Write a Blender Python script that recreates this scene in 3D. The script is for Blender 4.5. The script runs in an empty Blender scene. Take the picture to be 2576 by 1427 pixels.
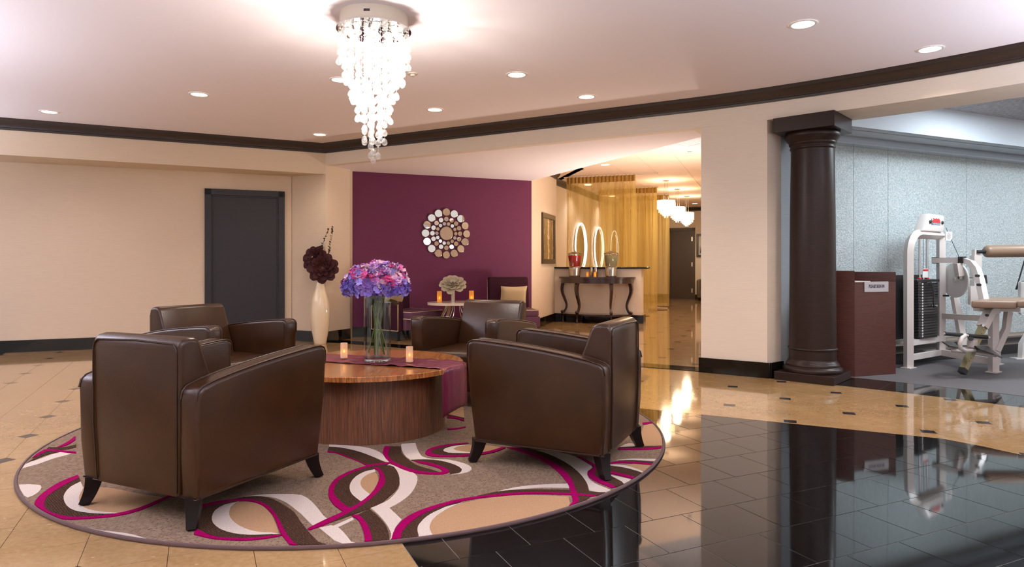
import bpy, bmesh, math, random
from mathutils import Vector, Matrix
sc = bpy.context.scene
COL = sc.collection
R = math.radians
rnd = random.Random(7)

# ---------------------------------------------------------------- camera, world, exposure, large lamps
FP, HY, CX, CAMH = 1680.0, 664.0, 1288.0, 1.14
cd = bpy.data.cameras.new('camera')
cam = bpy.data.objects.new('camera', cd)
COL.objects.link(cam)
cam.location = (0, 0, CAMH)
cam.rotation_euler = (R(90), 0, 0)
cd.sensor_width = 36
cd.lens = 36 * FP / 2576
cd.shift_y = -(713.5 - HY) / 2576
cd.clip_end = 200
sc.camera = cam
sc.view_settings.view_transform = 'Standard'
sc.view_settings.look = 'None'
sc.view_settings.gamma = 1
sc.view_settings.exposure = 0.04
sc.view_settings.use_curve_mapping = False
sc.cycles.caustics_reflective = False
sc.cycles.caustics_refractive = False
sc.cycles.sample_clamp_indirect = 4.0
sc.cycles.max_bounces = 12
sc.cycles.transparent_max_bounces = 24
W = bpy.data.worlds.new('world')
sc.world = W
W.use_nodes = True
W.node_tree.nodes['Background'].inputs[0].default_value = (1.0, 0.91, 0.89, 1)
W.node_tree.nodes['Background'].inputs[1].default_value = 0.78

CEIL = 2.873       # lounge ceiling
HEAD = 2.58        # underside of the header, alcove ceiling
HALLC = 2.97
GYMC = 2.86
SPOT_W, CHAND_W = 52.0, 10.0


def lamp(name, kind, loc, energy, color=(1, 1, 1), rot=(0, 0, 0), **kw):
    l = bpy.data.lights.new(name, kind)
    l.energy = energy
    l.color = color
    for k, v in kw.items():
        setattr(l, k, v)
    o = bpy.data.objects.new(name, l)
    o.location = loc
    o.rotation_euler = rot
    COL.objects.link(o)
    return o


WARM = (1.0, 0.85, 0.69)
COOL = (0.84, 0.93, 1.0)
# unseen area lamps added for the cool light of the exercise room
lamp('gym_fill_light', 'AREA', (5.4, 6.55, GYMC - .02), 82, COOL, shape='RECTANGLE', size=1.2, size_y=.6)
lamp('gym_fill_light', 'AREA', (7.6, 7.4, GYMC - .02), 74, COOL, shape='RECTANGLE', size=1.2, size_y=.6)


# unseen fill spots added outside the view, aimed up to brighten the ceiling
for x, y, w in ((-5.6, 3.6, 720), (-2.6, 1.0, 420), (1.8, 1.0, 640), (4.8, 3.1, 560), (-8.0, 6.0, 800)):
    lamp('ceiling_fill_light', 'SPOT', (x, y, 1.55), w * 1.4, (.86, .92, 1.08), (R(180), 0, 0), spot_size=R(168), spot_blend=1, shadow_soft_size=.22)
lamp('ceiling_fill_light', 'SPOT', (3.02, 10.1, .45), 560, (1, .84, .74), Vector((.45, -.1, -.88)).to_track_quat('Z', 'Y').to_euler(), spot_size=R(150), spot_blend=1, shadow_soft_size=.2)  # unseen fill added behind the pillar to brighten alcove and hall ceilings


def at(px, py, d):
    """the point a measured pixel of the survey photograph stands for at depth d"""
    return Vector(((px - CX) / FP * d, d, CAMH - (py - HY) * d / FP))


# ---------------------------------------------------------------- materials
def lin(c):
    return tuple((v / 255 / 12.92) if v / 255 <= .04045 else ((v / 255 + .055) / 1.055) ** 2.4 for v in c) + (1,)


def mat(name, rgb, rough=.5, metal=0, **kw):
    m = bpy.data.materials.new(name)
    m.use_nodes = True
    b = m.node_tree.nodes['Principled BSDF']
    b.inputs['Base Color'].default_value = lin(rgb)
    b.inputs['Roughness'].default_value = rough
    b.inputs['Metallic'].default_value = metal
    for k, v in kw.items():
        k = {'coat': 'Coat Weight', 'coatr': 'Coat Roughness', 'trans': 'Transmission Weight', 'ior': 'IOR', 'spec': 'Specular IOR Level',
             'sheen': 'Sheen Weight', 'emit': 'Emission Strength', 'emitc': 'Emission Color', 'alpha': 'Alpha', 'sss': 'Subsurface Weight'}[k]
        b.inputs[k].default_value = v
    return m


class N:
    """small node writer for one material"""
    def __init__(s, m):
        s.m, s.t = m, m.node_tree
        s.b = s.t.nodes['Principled BSDF']

    def n(s, typ, **kw):
        x = s.t.nodes.new(typ)
        for k, v in kw.items():
            if k.startswith('i_'):
                key = k[2:].replace('_', ' ')
                x.inputs[key].default_value = v
            else:
                setattr(x, k, v)
        return x

    def l(s, a, b):
        s.t.links.new(a, b)

    def coord(s, kind='Object', scale=(1, 1, 1), rot=(0, 0, 0)):
        tc = s.n('ShaderNodeTexCoord')
        mp = s.n('ShaderNodeMapping')
        mp.inputs['Scale'].default_value = scale
        mp.inputs['Rotation'].default_value = rot
        if kind == 'World':
            g = s.n('ShaderNodeNewGeometry')
            s.l(g.outputs['Position'], mp.inputs['Vector'])
        else:
            s.l(tc.outputs[kind], mp.inputs['Vector'])
        return mp.outputs[0]

    def noise(s, vec, scale, detail=4, rough=.55):
        x = s.n('ShaderNodeTexNoise')
        x.inputs['Scale'].default_value = scale
        x.inputs['Detail'].default_value = detail
        x.inputs['Roughness'].default_value = rough
        s.l(vec, x.inputs['Vector'])
        return x.outputs['Fac']

    def ramp(s, fac, stops, interp='LINEAR'):
        x = s.n('ShaderNodeValToRGB')
        x.color_ramp.interpolation = interp
        el = x.color_ramp.elements
        while len(el) < len(stops):
            el.new(.5)
        for e, (p, c) in zip(el, stops):
            e.position = p
            e.color = lin(c) if len(c) == 3 else c
        s.l(fac, x.inputs['Fac'])
        return x.outputs['Color']

    def mix(s, fac, a, b, blend='MIX'):
        x = s.n('ShaderNodeMix', data_type='RGBA', blend_type=blend)
        for sock, v in ((x.inputs[0], fac), (x.inputs[6], a), (x.inputs[7], b)):
            if isinstance(v, (float, int)):
                sock.default_value = v
            elif isinstance(v, tuple):
                sock.default_value = lin(v) if len(v) == 3 else v
            else:
                s.l(v, sock)
        return x.outputs[2]

    def bump(s, h, strength=.2, dist=.01):
        x = s.n('ShaderNodeBump')
        x.inputs['Strength'].default_value = strength
        x.inputs['Distance'].default_value = dist
        s.l(h, x.inputs['Height'])
        s.l(x.outputs[0], s.b.inputs['Normal'])

    def base(s, c):
        s.l(c, s.b.inputs['Base Color'])

    def math(s, op, a, b=0.0):
        x = s.n('ShaderNodeMath', operation=op)
        for sock, v in zip(x.inputs, (a, b)):
            if isinstance(v, (float, int)):
                sock.default_value = v
            else:
                s.l(v, sock)
        return x.outputs[0]


M = {}


def paper(name, rgb, rough=.75, weave=1.0):
    m = mat(name, rgb, rough, spec=.25)
    k = N(m)
    v = k.coord('World', (3, 3, 90))
    f = k.noise(v, 2.2, 3)
    k.base(k.mix(.10 * weave, rgb, k.ramp(f, [(.3, tuple(int(c * .8) for c in rgb)), (.7, tuple(min(255, int(c * 1.12)) for c in rgb))])))
    k.bump(f, .12 * weave, .004)
    return m


M['wall'] = paper('cream_wallpaper', (216, 197, 174))
M['wallw'] = paper('white_wallpaper', (226, 214, 200))
M['purple'] = paper('purple_wallpaper', (102, 44, 76), .6, 1.6)
M['gymwall'] = paper('pale_blue_wallpaper', (196, 204, 212))
m = mat('ceiling_paint', (240, 232, 236), .9, spec=.2); M['ceil'] = m
m = mat('hall_ceiling_paint', (240, 216, 196), .9, spec=.2); M['hallceil'] = m
m = mat('acoustic_tile', (186, 186, 190), .95, spec=.1); k = N(m)
f = k.noise(k.coord('World', (9, 9, 9)), 3, 6, .7); k.base(k.ramp(f, [(.35, (160, 160, 165)), (.6, (196, 196, 200))])); k.bump(f, .5, .02); M['acoustic'] = m


def woody(name, c1, c2, c3, vecfun, rough=.25, coat=.4, scale=1.0):
    m = mat(name, c2, rough, coat=coat, coatr=.12)
    k = N(m)
    v = vecfun(k)
    f = k.noise(v, 6 * scale, 5, .62)
    f2 = k.noise(v, 22 * scale, 3, .5)
    c = k.ramp(f, [(.32, c1), (.46, c2), (.56, c1), (.68, c3)])
    k.base(k.mix(.35, c, k.ramp(f2, [(.35, c1), (.7, c3)])))
    return m


def vec_cyl(k):
    tc = k.n('ShaderNodeTexCoord')
    sp = k.n('ShaderNodeSeparateXYZ')
    k.l(tc.outputs['Object'], sp.inputs[0])
    a = k.math('ARCTAN2', sp.outputs[1], sp.outputs[0])
    cb = k.n('ShaderNodeCombineXYZ')
    k.l(k.math('MULTIPLY', a, 5.0), cb.inputs[0])
    k.l(k.math('MULTIPLY', sp.outputs[2], .25), cb.inputs[1])
    return cb.outputs[0]


M['tabletop'] = woody('zebrano_top', (120, 66, 32), (190, 116, 58), (212, 146, 82), lambda k: k.coord('Object', (8, .35, 1), (0, 0, R(24))), .22, .5, .8)
M['tableside'] = woody('zebrano_side', (66, 37, 25), (120, 74, 48), (150, 98, 64), vec_cyl, .4, .0, 1.0)
M['podium'] = woody('mahogany_laminate', (58, 28, 22), (82, 42, 32), (96, 52, 40), lambda k: k.coord('Object', (.6, .6, 14)), .4, .1, .9)
M['espresso'] = woody('espresso_wood', (34, 22, 18), (42, 28, 23), (50, 35, 29), lambda k: k.coord('Object', (.5, .5, 9)), .36, .0)
M['espresso'].node_tree.nodes['Principled BSDF'].inputs['Specular IOR Level'].default_value = .22
M['crown'] = woody('espresso_moulding', (40, 29, 25), (48, 35, 30), (56, 42, 36), lambda k: k.coord('World', (.6, .6, 9)), .42, .1)
M['mahogany'] = woody('dark_mahogany', (34, 16, 12), (52, 26, 20), (66, 34, 26), lambda k: k.coord('Object', (1, 6, 6)), .2, .6)
M['door'] = woody('charcoal_door', (24, 20, 24), (30, 25, 28), (34, 29, 32), lambda k: k.coord('World', (1, 1, 12)), .5, 0)
M['door2'] = mat('brown_door', (58, 44, 36), .4)
M['granite'] = mat('black_granite', (16, 14, 13), .06)

m = mat('brown_leather', (66, 45, 31), .29, spec=.38); k = N(m)
v = k.coord('Object', (1, 1, 1)); f = k.noise(v, 140, 3); f2 = k.noise(v, 5, 3)
k.base(k.ramp(f2, [(.3, (45, 23, 7)), (.7, (56, 31, 10))]))
k.bump(k.math('ADD', f, k.math('MULTIPLY', f2, 1.5)), .10, .006); M['leather'] = m
M['piping'] = mat('brown_piping', (52, 33, 21), .35, spec=.3)
M['legwood'] = mat('dark_leg_wood', (22, 14, 11), .4, spec=.2)

# stone floor
m = mat('beige_stone', (196, 158, 112), .07, coat=.35, coatr=.03, spec=.5); k = N(m)
v = k.coord('World', (1, 1, 1))
oi = k.n('ShaderNodeObjectInfo')
big = k.noise(v, 2.6, 5, .65)
base = k.ramp(big, [(.3, (152, 120, 76)), (.5, (168, 134, 88)), (.7, (184, 150, 104))])
vo = k.n('ShaderNodeTexVoronoi', feature='F1'); vo.inputs['Scale'].default_value = 17; k.l(k.coord('World', (1, 1.9, 1), (0, 0, .5)), vo.inputs['Vector'])
chip = k.math('LESS_THAN', k.math('ADD', vo.outputs['Distance'], k.math('MULTIPLY', k.noise(v, 30, 2), .35)), .33)
sel = k.n('ShaderNodeSeparateColor'); k.l(vo.outputs['Color'], sel.inputs[0])
chip = k.math('MULTIPLY', chip, k.math('GREATER_THAN', sel.outputs[0], .55))
chipc = k.mix(sel.outputs[1], (226, 198, 160), (158, 116, 76))
c = k.mix(k.math('MULTIPLY', chip, .9), base, chipc)
fine = k.noise(v, 40, 4, .7)
c = k.mix(.18, c, k.ramp(fine, [(.35, (150, 110, 72)), (.65, (226, 196, 156))]))
c = k.mix(k.math('MULTIPLY', oi.outputs['Random'], .16), c, (176, 134, 90))
k.base(c); M['beige'] = m
m = mat('black_stone', (13, 12, 12), .045, ior=1.68); k = N(m)
f = k.noise(k.coord('World'), 26, 4); k.base(k.ramp(f, [(.3, (9, 9, 9)), (.75, (22, 20, 19))])); M['black'] = m
M['accent'] = mat('charcoal_stone', (44, 42, 46), .08)
M['grout'] = mat('brown_grout', (112, 86, 58), .9)
M['groutg'] = mat('grey_grout', (128, 122, 114), .8)
m = mat('rubber_floor', (92, 88, 90), .62, spec=.3); k = N(m)
f = k.noise(k.coord('World'), 120, 3); k.base(k.ramp(f, [(.3, (80, 77, 79)), (.7, (102, 98, 99))])); M['rubber'] = m

# rug
m = mat('taupe_pile', (146, 126, 104), .95, spec=.05); k = N(m)
br = k.n('ShaderNodeTexBrick', offset=.37, squash=.7, squash_frequency=3); k.l(k.coord('Object', (1, 1, 1), (0, 0, .42)), br.inputs['Vector'])
br.inputs['Scale'].default_value = 26; br.inputs['Mortar Size'].default_value = .028; br.inputs['Brick Width'].default_value = .42; br.inputs['Row Height'].default_value = .30
br.inputs['Color1'].default_value = lin((92, 72, 58)); br.inputs['Color2'].default_value = lin((134, 112, 94)); br.inputs['Mortar'].default_value = lin((146, 124, 104))
br2 = k.n('ShaderNodeTexBrick', offset=.5); k.l(k.coord('Object', (1, 1, 1), (0, 0, 1.99)), br2.inputs['Vector'])
br2.inputs['Scale'].default_value = 30; br2.inputs['Mortar Size'].default_value = .022
br2.inputs['Color1'].default_value = lin((90, 70, 56)); br2.inputs['Color2'].default_value = lin((132, 110, 92)); br2.inputs['Mortar'].default_value = lin((158, 138, 114))
sw = k.ramp(k.noise(k.coord('Object'), 3.2, 3), [(.45, (0, 0, 0)), (.55, (255, 255, 255))])
swf = k.n('ShaderNodeSeparateColor'); k.l(sw, swf.inputs[0])
c = k.mix(swf.outputs[0], br.outputs['Color'], br2.outputs['Color'])
k.base(k.mix(.15, c, (126, 104, 86))); k.bump(k.noise(k.coord('Object'), 300, 2), .4, .004); M['rug_g'] = m


def pile(name, c1, c2, wav=False):
    m = mat(name, c1, .95, spec=.03)
    k = N(m)
    v = k.coord('Object')
    if wav:
        w = k.n('ShaderNodeTexWave', wave_type='BANDS', bands_direction='DIAGONAL', wave_profile='TRI')
        w.inputs['Scale'].default_value = 46
        w.inputs['Distortion'].default_value = 5.5
        w.inputs['Detail'].default_value = 1
        w.inputs['Detail Scale'].default_value = 2.2
        k.l(v, w.inputs['Vector'])
        f = w.outputs['Fac']
        k.base(k.ramp(f, [(.25, c2), (.7, c1)]))
        k.bump(f, .5, .006)
    else:
        f = k.noise(v, 160, 2)
        k.base(k.ramp(f, [(.3, c2), (.7, c1)]))
        k.bump(f, .4, .004)
    return m


M['rug_m'] = pile('magenta_pile', (152, 4, 84), (122, 2, 66))
M['rug_d'] = pile('brown_pile', (80, 57, 44), (54, 38, 30), True)
M['rug_w'] = pile('ivory_pile', (226, 212, 202), (206, 190, 180))
M['rug_t'] = pile('tan_pile', (178, 142, 108), (164, 128, 96))
M['rug_e'] = mat('rug_binding', (92, 70, 68), .9)

M['satin'] = mat('burgundy_satin', (104, 30, 54), .30, spec=.45); k = N(M['satin'])
k.bump(k.noise(k.coord('Object', (1.2, 7, 1), (0, 0, .2)), 4, 2), .5, .02)
M['glass'] = mat('clear_glass', (255, 255, 255), .0, trans=1.0, ior=1.45)
M['thin'] = mat('thin_glass', (250, 252, 255), .02, spec=.6, alpha=.16)
M['water'] = mat('vase_water', (250, 252, 255), 0, trans=1.0, ior=1.1)
M['stem'] = mat('green_stem', (104, 116, 58), .5)
M['leaf'] = mat('green_leaf', (48, 74, 44), .55)
M['ceramic'] = mat('ivory_ceramic', (232, 214, 184), .09, coat=.5, coatr=.03)
M['chrome'] = mat('chrome', (215, 215, 218), .08, 1)
M['steel'] = mat('brushed_steel', (190, 184, 176), .24, 1)
M['mirror'] = mat('mirror_glass', (238, 236, 232), .01, 1)
M['mirrorrim'] = mat('mirror_edge', (120, 106, 92), .2, .7)
M['white'] = mat('white_lacquer', (224, 212, 194), .2, coat=.4)
M['velvet'] = mat('purple_velvet', (98, 66, 82), .8, spec=.1)
M['velvetd'] = mat('dark_plum_velvet', (56, 27, 38), .8, spec=.1)
M['cream'] = mat('cream_piping', (222, 196, 164), .6)
M['pillow'] = mat('champagne_satin', (196, 172, 128), .35, sheen=.3)
M['whitemetal'] = mat('white_painted_steel', (218, 210, 206), .32, coat=.2)
M['blackrubber'] = mat('black_rubber', (30, 29, 31), .5)
M['blackplate'] = mat('black_plate', (34, 32, 33), .3)
M['vinyl'] = mat('tan_vinyl', (136, 112, 92), .42)
M['paperw'] = mat('white_print', (226, 224, 222), .6)
M['signgrey'] = mat('grey_sign', (186, 184, 188), .35, .3)
M['ink'] = mat('dark_ink', (54, 46, 66), .6)
M['red'] = mat('red_print', (196, 40, 48), .5)
M['blueink'] = mat('navy_print', (70, 74, 110), .5)
M['brass'] = mat('worn_brass_steel', (196, 180, 140), .3, .9)
M['sofa'] = mat('grey_olive_leather', (92, 84, 70), .45)
M['frameblack'] = mat('black_frame', (24, 21, 19), .3)
M['framebrown'] = mat('brown_frame', (62, 50, 36), .35)
M['galv'] = mat('silver_cap', (196, 206, 216), .25, .6)


def glow(name, rgb, s):
    return mat(name, rgb, .5, emit=s, emitc=lin(rgb))


M['lens'] = glow('lamp_lens', (255, 236, 206), 9)
M['bulb'] = glow('halogen_bulb', (255, 240, 220), 70)
M['neon'] = glow('light_tube', (238, 246, 255), 6)
M['flame'] = glow('led_flame', (255, 190, 40), 5)
# LED candle wax, lit from inside by the small diode it holds
def wax(name, rgb, sss=.6):
    m = mat(name, rgb, .5, sss=sss)
    b = m.node_tree.nodes['Principled BSDF']
    b.inputs['Subsurface Radius'].default_value = (.02, .01, .006)
    return m
M['wax'] = wax('ivory_wax', (238, 226, 224))
M['waxy'] = wax('amber_wax', (240, 170, 60))

# sheer curtain
m = mat('gold_sheer', (205, 160, 84), .8); k = N(m)
out = k.t.nodes['Material Output']
tr = k.n('ShaderNodeBsdfTransparent'); tr.inputs[0].default_value = (1, .95, .82, 1)
tl = k.n('ShaderNodeBsdfTranslucent'); tl.inputs[0].default_value = lin((228, 204, 132))
df = k.n('ShaderNodeBsdfDiffuse'); df.inputs[0].default_value = lin((206, 180, 108))
a = k.n('ShaderNodeMixShader'); a.inputs[0].default_value = .5; k.l(df.outputs[0], a.inputs[1]); k.l(tl.outputs[0], a.inputs[2])
b = k.n('ShaderNodeMixShader'); b.inputs[0].default_value = .40; k.l(a.outputs[0], b.inputs[1]); k.l(tr.outputs[0], b.inputs[2]); k.l(b.outputs[0], out.inputs[0]); M['sheer'] = m
m = mat('gold_heading', (176, 136, 68), .8); M['heading'] = m

# clear things: what is behind shows through, the surface mirrors at a slant
def clear(name, rgb, frosted=0.0, ior=1.45, rough=.0, extra=0.0):
    m = mat(name, rgb, rough)
    k = N(m)
    out = k.t.nodes['Material Output']
    tp = k.n('ShaderNodeBsdfTransparent'); tp.inputs[0].default_value = lin(rgb)
    gl_ = k.n('ShaderNodeBsdfGlossy'); gl_.inputs['Roughness'].default_value = rough
    lw = k.n('ShaderNodeLayerWeight'); lw.inputs[0].default_value = .5
    fr_ = k.math('ADD', k.math('MULTIPLY', k.math('POWER', lw.outputs['Facing'], 3.2), .65), (ior - 1) ** 2 / (ior + 1) ** 2)
    a = k.n('ShaderNodeMixShader')
    k.l(k.math('ADD', fr_, extra), a.inputs[0])
    k.l(tp.outputs[0], a.inputs[1]); k.l(gl_.outputs[0], a.inputs[2])
    if frosted:
        tl = k.n('ShaderNodeBsdfTranslucent'); df = k.n('ShaderNodeBsdfDiffuse')
        c = k.n('ShaderNodeMixShader'); k.l(tl.outputs[0], c.inputs[1]); k.l(df.outputs[0], c.inputs[2])
        b = k.n('ShaderNodeMixShader'); b.inputs[0].default_value = frosted
        k.l(a.outputs[0], b.inputs[1]); k.l(c.outputs[0], b.inputs[2]); a = b
    k.l(a.outputs[0], out.inputs[0])
    return m
M['crystal'] = clear('crystal', (252, 251, 250), .13, 1.6, .03, .10)
M['glass'] = clear('clear_glass', (246, 250, 250), 0, 1.5, .0)
M['puck'] = mat('thick_glass', (250, 252, 252), .0, trans=1.0, ior=1.45)
M['thin'] = clear('jar_glass', (246, 250, 250), 0, 1.4, .0)

# textured wall of frosted glass panels
m = mat('rippled_glass', (176, 200, 200), .22, spec=.9, metal=.25); k = N(m)
v = k.coord('World', (1, 1, 1)); f = k.noise(v, 46, 4, .7)
k.base(k.ramp(k.noise(v, 60, 3, .6), [(.35, (172, 190, 192)), (.65, (218, 226, 228))])); k.bump(f, .9, .02); M['gymglass'] = m


# ---------------------------------------------------------------- geometry helpers
class MB:
    def __init__(s):
        s.v, s.f = [], []

    def add(s, v, f, mx=None):
        o = len(s.v)
        s.v += [tuple(mx @ Vector(p)) if mx else tuple(p) for p in v]
        s.f += [tuple(i + o for i in q) for q in f]
        return s

    def box(s, c, d, rz=0, mx=None):
        x, y, z = (t / 2 for t in d)
        v = [(-x, -y, -z), (x, -y, -z), (x, y, -z), (-x, y, -z), (-x, -y, z), (x, -y, z), (x, y, z), (-x, y, z)]
        t = Matrix.Translation(c) @ Matrix.Rotation(rz, 4, 'Z')
        return s.add(v, [(3, 2, 1, 0), (4, 5, 6, 7), (0, 1, 5, 4), (1, 2, 6, 5), (2, 3, 7, 6), (3, 0, 4, 7)], mx @ t if mx else t)

    def prism(s, poly, z0, z1, mx=None, bottom=True):
        n = len(poly)
        area = sum(poly[i][0] * poly[(i + 1) % n][1] - poly[(i + 1) % n][0] * poly[i][1] for i in range(n))
        if area < 0:
            poly = poly[::-1]
        v = [(x, y, z0) for x, y in poly] + [(x, y, z1) for x, y in poly]
        f = [tuple(range(n, 2 * n))] + [(i, (i + 1) % n, n + (i + 1) % n, n + i) for i in range(n)]
        if bottom:
            f.append(tuple(range(n - 1, -1, -1)))
        return s.add(v, f, mx)

    def lathe(s, prof, n=32, c=(0, 0, 0), mx=None, caps=True):
        v, f = [], []
        for r, z in prof:
            for i in range(n):
                a = 2 * math.pi * i / n
                v.append((c[0] + r * math.cos(a), c[1] + r * math.sin(a), c[2] + z))
        for j in range(len(prof) - 1):
            for i in range(n):
                k2 = (i + 1) % n
                f.append((j * n + i, j * n + k2, (j + 1) * n + k2, (j + 1) * n + i))
        if caps:
            if prof[0][0] > 1e-4:
                f.append(tuple(range(n - 1, -1, -1)))
            if prof[-1][0] > 1e-4:
                f.append(tuple((len(prof) - 1) * n + i for i in range(n)))
        return s.add(v, f, mx)

    def tube(s, pts, r, n=8, closed=False, flat=None, mx=None, taper=None):
        """round tube, or a rectangular one when flat=(width, height)"""
        P = [Vector(p) for p in pts]
        m_ = len(P)
        v, f = [], []
        up = Vector((0, 0, 1))
        prev = None
        for i, p in enumerate(P):
            if closed:
                t = (P[(i + 1) % m_] - P[i - 1]).normalized()
            else:
                t = (P[min(i + 1, m_ - 1)] - P[max(i - 1, 0)]).normalized()
            if prev is None:
                a = t.cross(up)
                if a.length < .05:
                    a = t.cross(Vector((0, 1, 0)))
                a.normalize()
            else:
                a = (prev - t * prev.dot(t)).normalized()
            prev = a
            b = a.cross(t).normalized()
            rr = r if taper is None else r * taper[i]
            if flat:
                k2 = 1 if taper is None else taper[i]
                ring = [(-1, -1), (1, -1), (1, 1), (-1, 1)]
                for x, y in ring:
                    v.append(p + a * (x * flat[0] / 2 * k2) + b * (y * flat[1] / 2 * k2))
            else:
                for j in range(n):
                    q = 2 * math.pi * j / n
                    v.append(p + a * (rr * math.cos(q)) + b * (rr * math.sin(q)))
        n = 4 if flat else n
        rings = m_ if closed else m_ - 1
        for i in range(rings):
            i2 = (i + 1) % m_
            for j in range(n):
                j2 = (j + 1) % n
                f.append((i * n + j, i * n + j2, i2 * n + j2, i2 * n + j))
        if not closed:
            f.append(tuple(range(n - 1, -1, -1)))
            f.append(tuple((m_ - 1) * n + j for j in range(n)))
        return s.add(v, f, mx)

    def bm(s, b, mx=None):
        b.verts.index_update()
        s.add([v.co.copy() for v in b.verts], [tuple(v.index for v in f.verts) for f in b.faces], mx)
        b.free()
        return s

    def rbox(s, c, d, r=.02, seg=3, rz=0, mx=None):
        b = bmesh.new()
        bmesh.ops.create_cube(b, size=1)
        for v in b.verts:
            v.co = Vector((v.co.x * d[0], v.co.y * d[1], v.co.z * d[2]))
        bmesh.ops.bevel(b, geom=b.edges[:], offset=r, segments=seg, affect='EDGES', profile=.5)
        t = Matrix.Translation(c) @ Matrix.Rotation(rz, 4, 'Z')
        return s.bm(b, mx @ t if mx else t)

    def bprism(s, poly, x0, x1, r=.02, seg=3, mx=None, warp=None):
        """profile in (y, z) pushed along x, its rim rounded"""
        b = bmesh.new()
        vs = [b.verts.new((x0, y, z)) for y, z in poly]
        fc = b.faces.new(vs)
        ex = bmesh.ops.extrude_face_region(b, geom=[fc])
        nv = [g for g in ex['geom'] if isinstance(g, bmesh.types.BMVert)]
        for v in nv:
            v.co.x = x1
        bmesh.ops.recalc_face_normals(b, faces=b.faces[:])
        rim = [e for e in b.edges if abs(e.verts[0].co.x - e.verts[1].co.x) < 1e-6]
        bmesh.ops.bevel(b, geom=rim, offset=r, segments=seg, affect='EDGES', profile=.5)
        if warp:
            for v in b.verts:
                v.co = warp(v.co)
        return s.bm(b, mx)

    def build(s, name, m, parent=None, smooth=None, world=False, **props):
        me = bpy.data.meshes.new(name)
        v = s.v
        if world and parent is not None:
            o0 = parent.location
            if parent.parent is not None:
                o0 = o0 + parent.parent.location
            v = [(p[0] - o0[0], p[1] - o0[1], p[2] - o0[2]) for p in v]
        me.from_pydata([tuple(p) for p in v], [], s.f)
        me.materials.append(M[m] if isinstance(m, str) else m)
        if smooth:
            me.polygons.foreach_set('use_smooth', [True] * len(me.polygons))
            me.set_sharp_from_angle(angle=R(smooth))
        me.update()
        o = bpy.data.objects.new(name, me)
        COL.objects.link(o)
        o.parent = parent
        for k2, x in props.items():
            o[k2] = x
        return o


def thing(name, label, cat, loc=(0, 0, 0), rz=0, group=None):
    o = bpy.data.objects.new(name, None)
    o.empty_display_size = .1
    COL.objects.link(o)
    o.location = loc
    o.rotation_euler = (0, 0, rz)
    o['label'] = label
    o['category'] = cat
    if group:
        o['group'] = group
    return o


def tag(o, label, cat, group=None):
    o['label'] = label
    o['category'] = cat
    if group:
        o['group'] = group
    return o


def copy(o, parent=None):
    c = o.copy()
    COL.objects.link(c)
    if parent is not None:
        c.parent = parent
    return c


def dup(root, loc, rz, label, group=None):
    r = copy(root)
    r.location = loc
    r.rotation_euler = (0, 0, rz)
    r['label'] = label
    if group:
        r['group'] = group
    for ch in list(root.children):
        c = copy(ch, r)
        for g in list(ch.children):
            copy(g, c)
    return r


def struct(o):
    o['kind'] = 'structure'
    return o


def slab(name, m, pts, z0, z1, parent=None):
    """upright wall whose plan outline is pts"""
    return struct(MB().prism(pts, z0, z1).build(name, m, parent))
# ---------------------------------------------------------------- plan of the place
TH = R(24.3)
V = Vector((math.cos(TH), math.sin(TH)))          # stone grid, along the purple wall
U = Vector((-math.sin(TH), math.cos(TH)))         # stone grid, away from the photographer
ORG = Vector((2.05, 6.20))
LV = Vector((math.cos(R(25.0)), math.sin(R(25.0))))   # the stones as laid
LU = Vector((-LV.y, LV.x))
S = .6125
HD = Vector((.869, -.494)).normalized()           # the header runs this way
HN = Vector((HD.y * -1, HD.x)).normalized()       # and this way is behind it
if HN.y < 0:
    HN = -HN
C0 = Vector((-2.708, 9.70))
P1 = Vector((1.904, 7.077))
ARC_C, ARC_R = Vector((-2.780, -.777)), 9.144


def arc(x_from, x_to, n, r=ARC_R):
    a0 = math.acos((x_from - ARC_C.x) / r)
    a1 = math.acos((x_to - ARC_C.x) / r)
    return [ARC_C + r * Vector((math.cos(a0 + (a1 - a0) * i / n), math.sin(a0 + (a1 - a0) * i / n))) for i in range(n + 1)]


FRONT = [C0] + arc(P1.x, 5.6, 14)                 # plan of the header's near face
def offset_line(pts, d):
    out = []
    for i, p in enumerate(pts):
        t = (pts[min(i + 1, len(pts) - 1)] - pts[max(i - 1, 0)]).normalized()
        n = Vector((-t.y, t.x))
        out.append(p + n * d)
    return out


def xy(v):
    return (v.x, v.y)


# ---------------------------------------------------------------- floor
floor = struct(MB().add([(-14, .9, -.006), (5.2, .9, -.006), (14, 4.5, -.006), (14, 26, -.006), (-14, 26, -.006)], [(0, 1, 2, 3, 4)]).build('floor', 'grout'))

def clip(poly, a, b):
    """keep the part of a convex polygon on the left of a->b"""
    out = []
    d = b - a
    def sd(p):
        return d.x * (p.y - a.y) - d.y * (p.x - a.x)
    for i, p in enumerate(poly):
        q = poly[(i + 1) % len(poly)]
        sp, sq = sd(p), sd(q)
        if sp >= 0:
            out.append(p)
        if (sp > 1e-9 and sq < -1e-9) or (sp < -1e-9 and sq > 1e-9):
            out.append(p.lerp(q, sp / (sp - sq)))
    return out


def inter(poly, conv):
    for i, a in enumerate(conv):
        if len(poly) < 3:
            return []
        poly = clip(poly, a, conv[(i + 1) % len(conv)])
    return poly if len(poly) > 2 and area(poly) > 2e-4 else []


def minus(poly, conv):
    out = []
    for i, a in enumerate(conv):
        b = conv[(i + 1) % len(conv)]
        o = clip(poly, b, a)
        if len(o) > 2 and area(o) > 2e-4:
            out.append(o)
        poly = clip(poly, a, b)
        if len(poly) < 3:
            break
    return out


def area(p):
    return abs(sum(p[i].x * p[(i + 1) % len(p)].y - p[(i + 1) % len(p)].x * p[i].y for i in range(len(p)))) / 2


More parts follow.
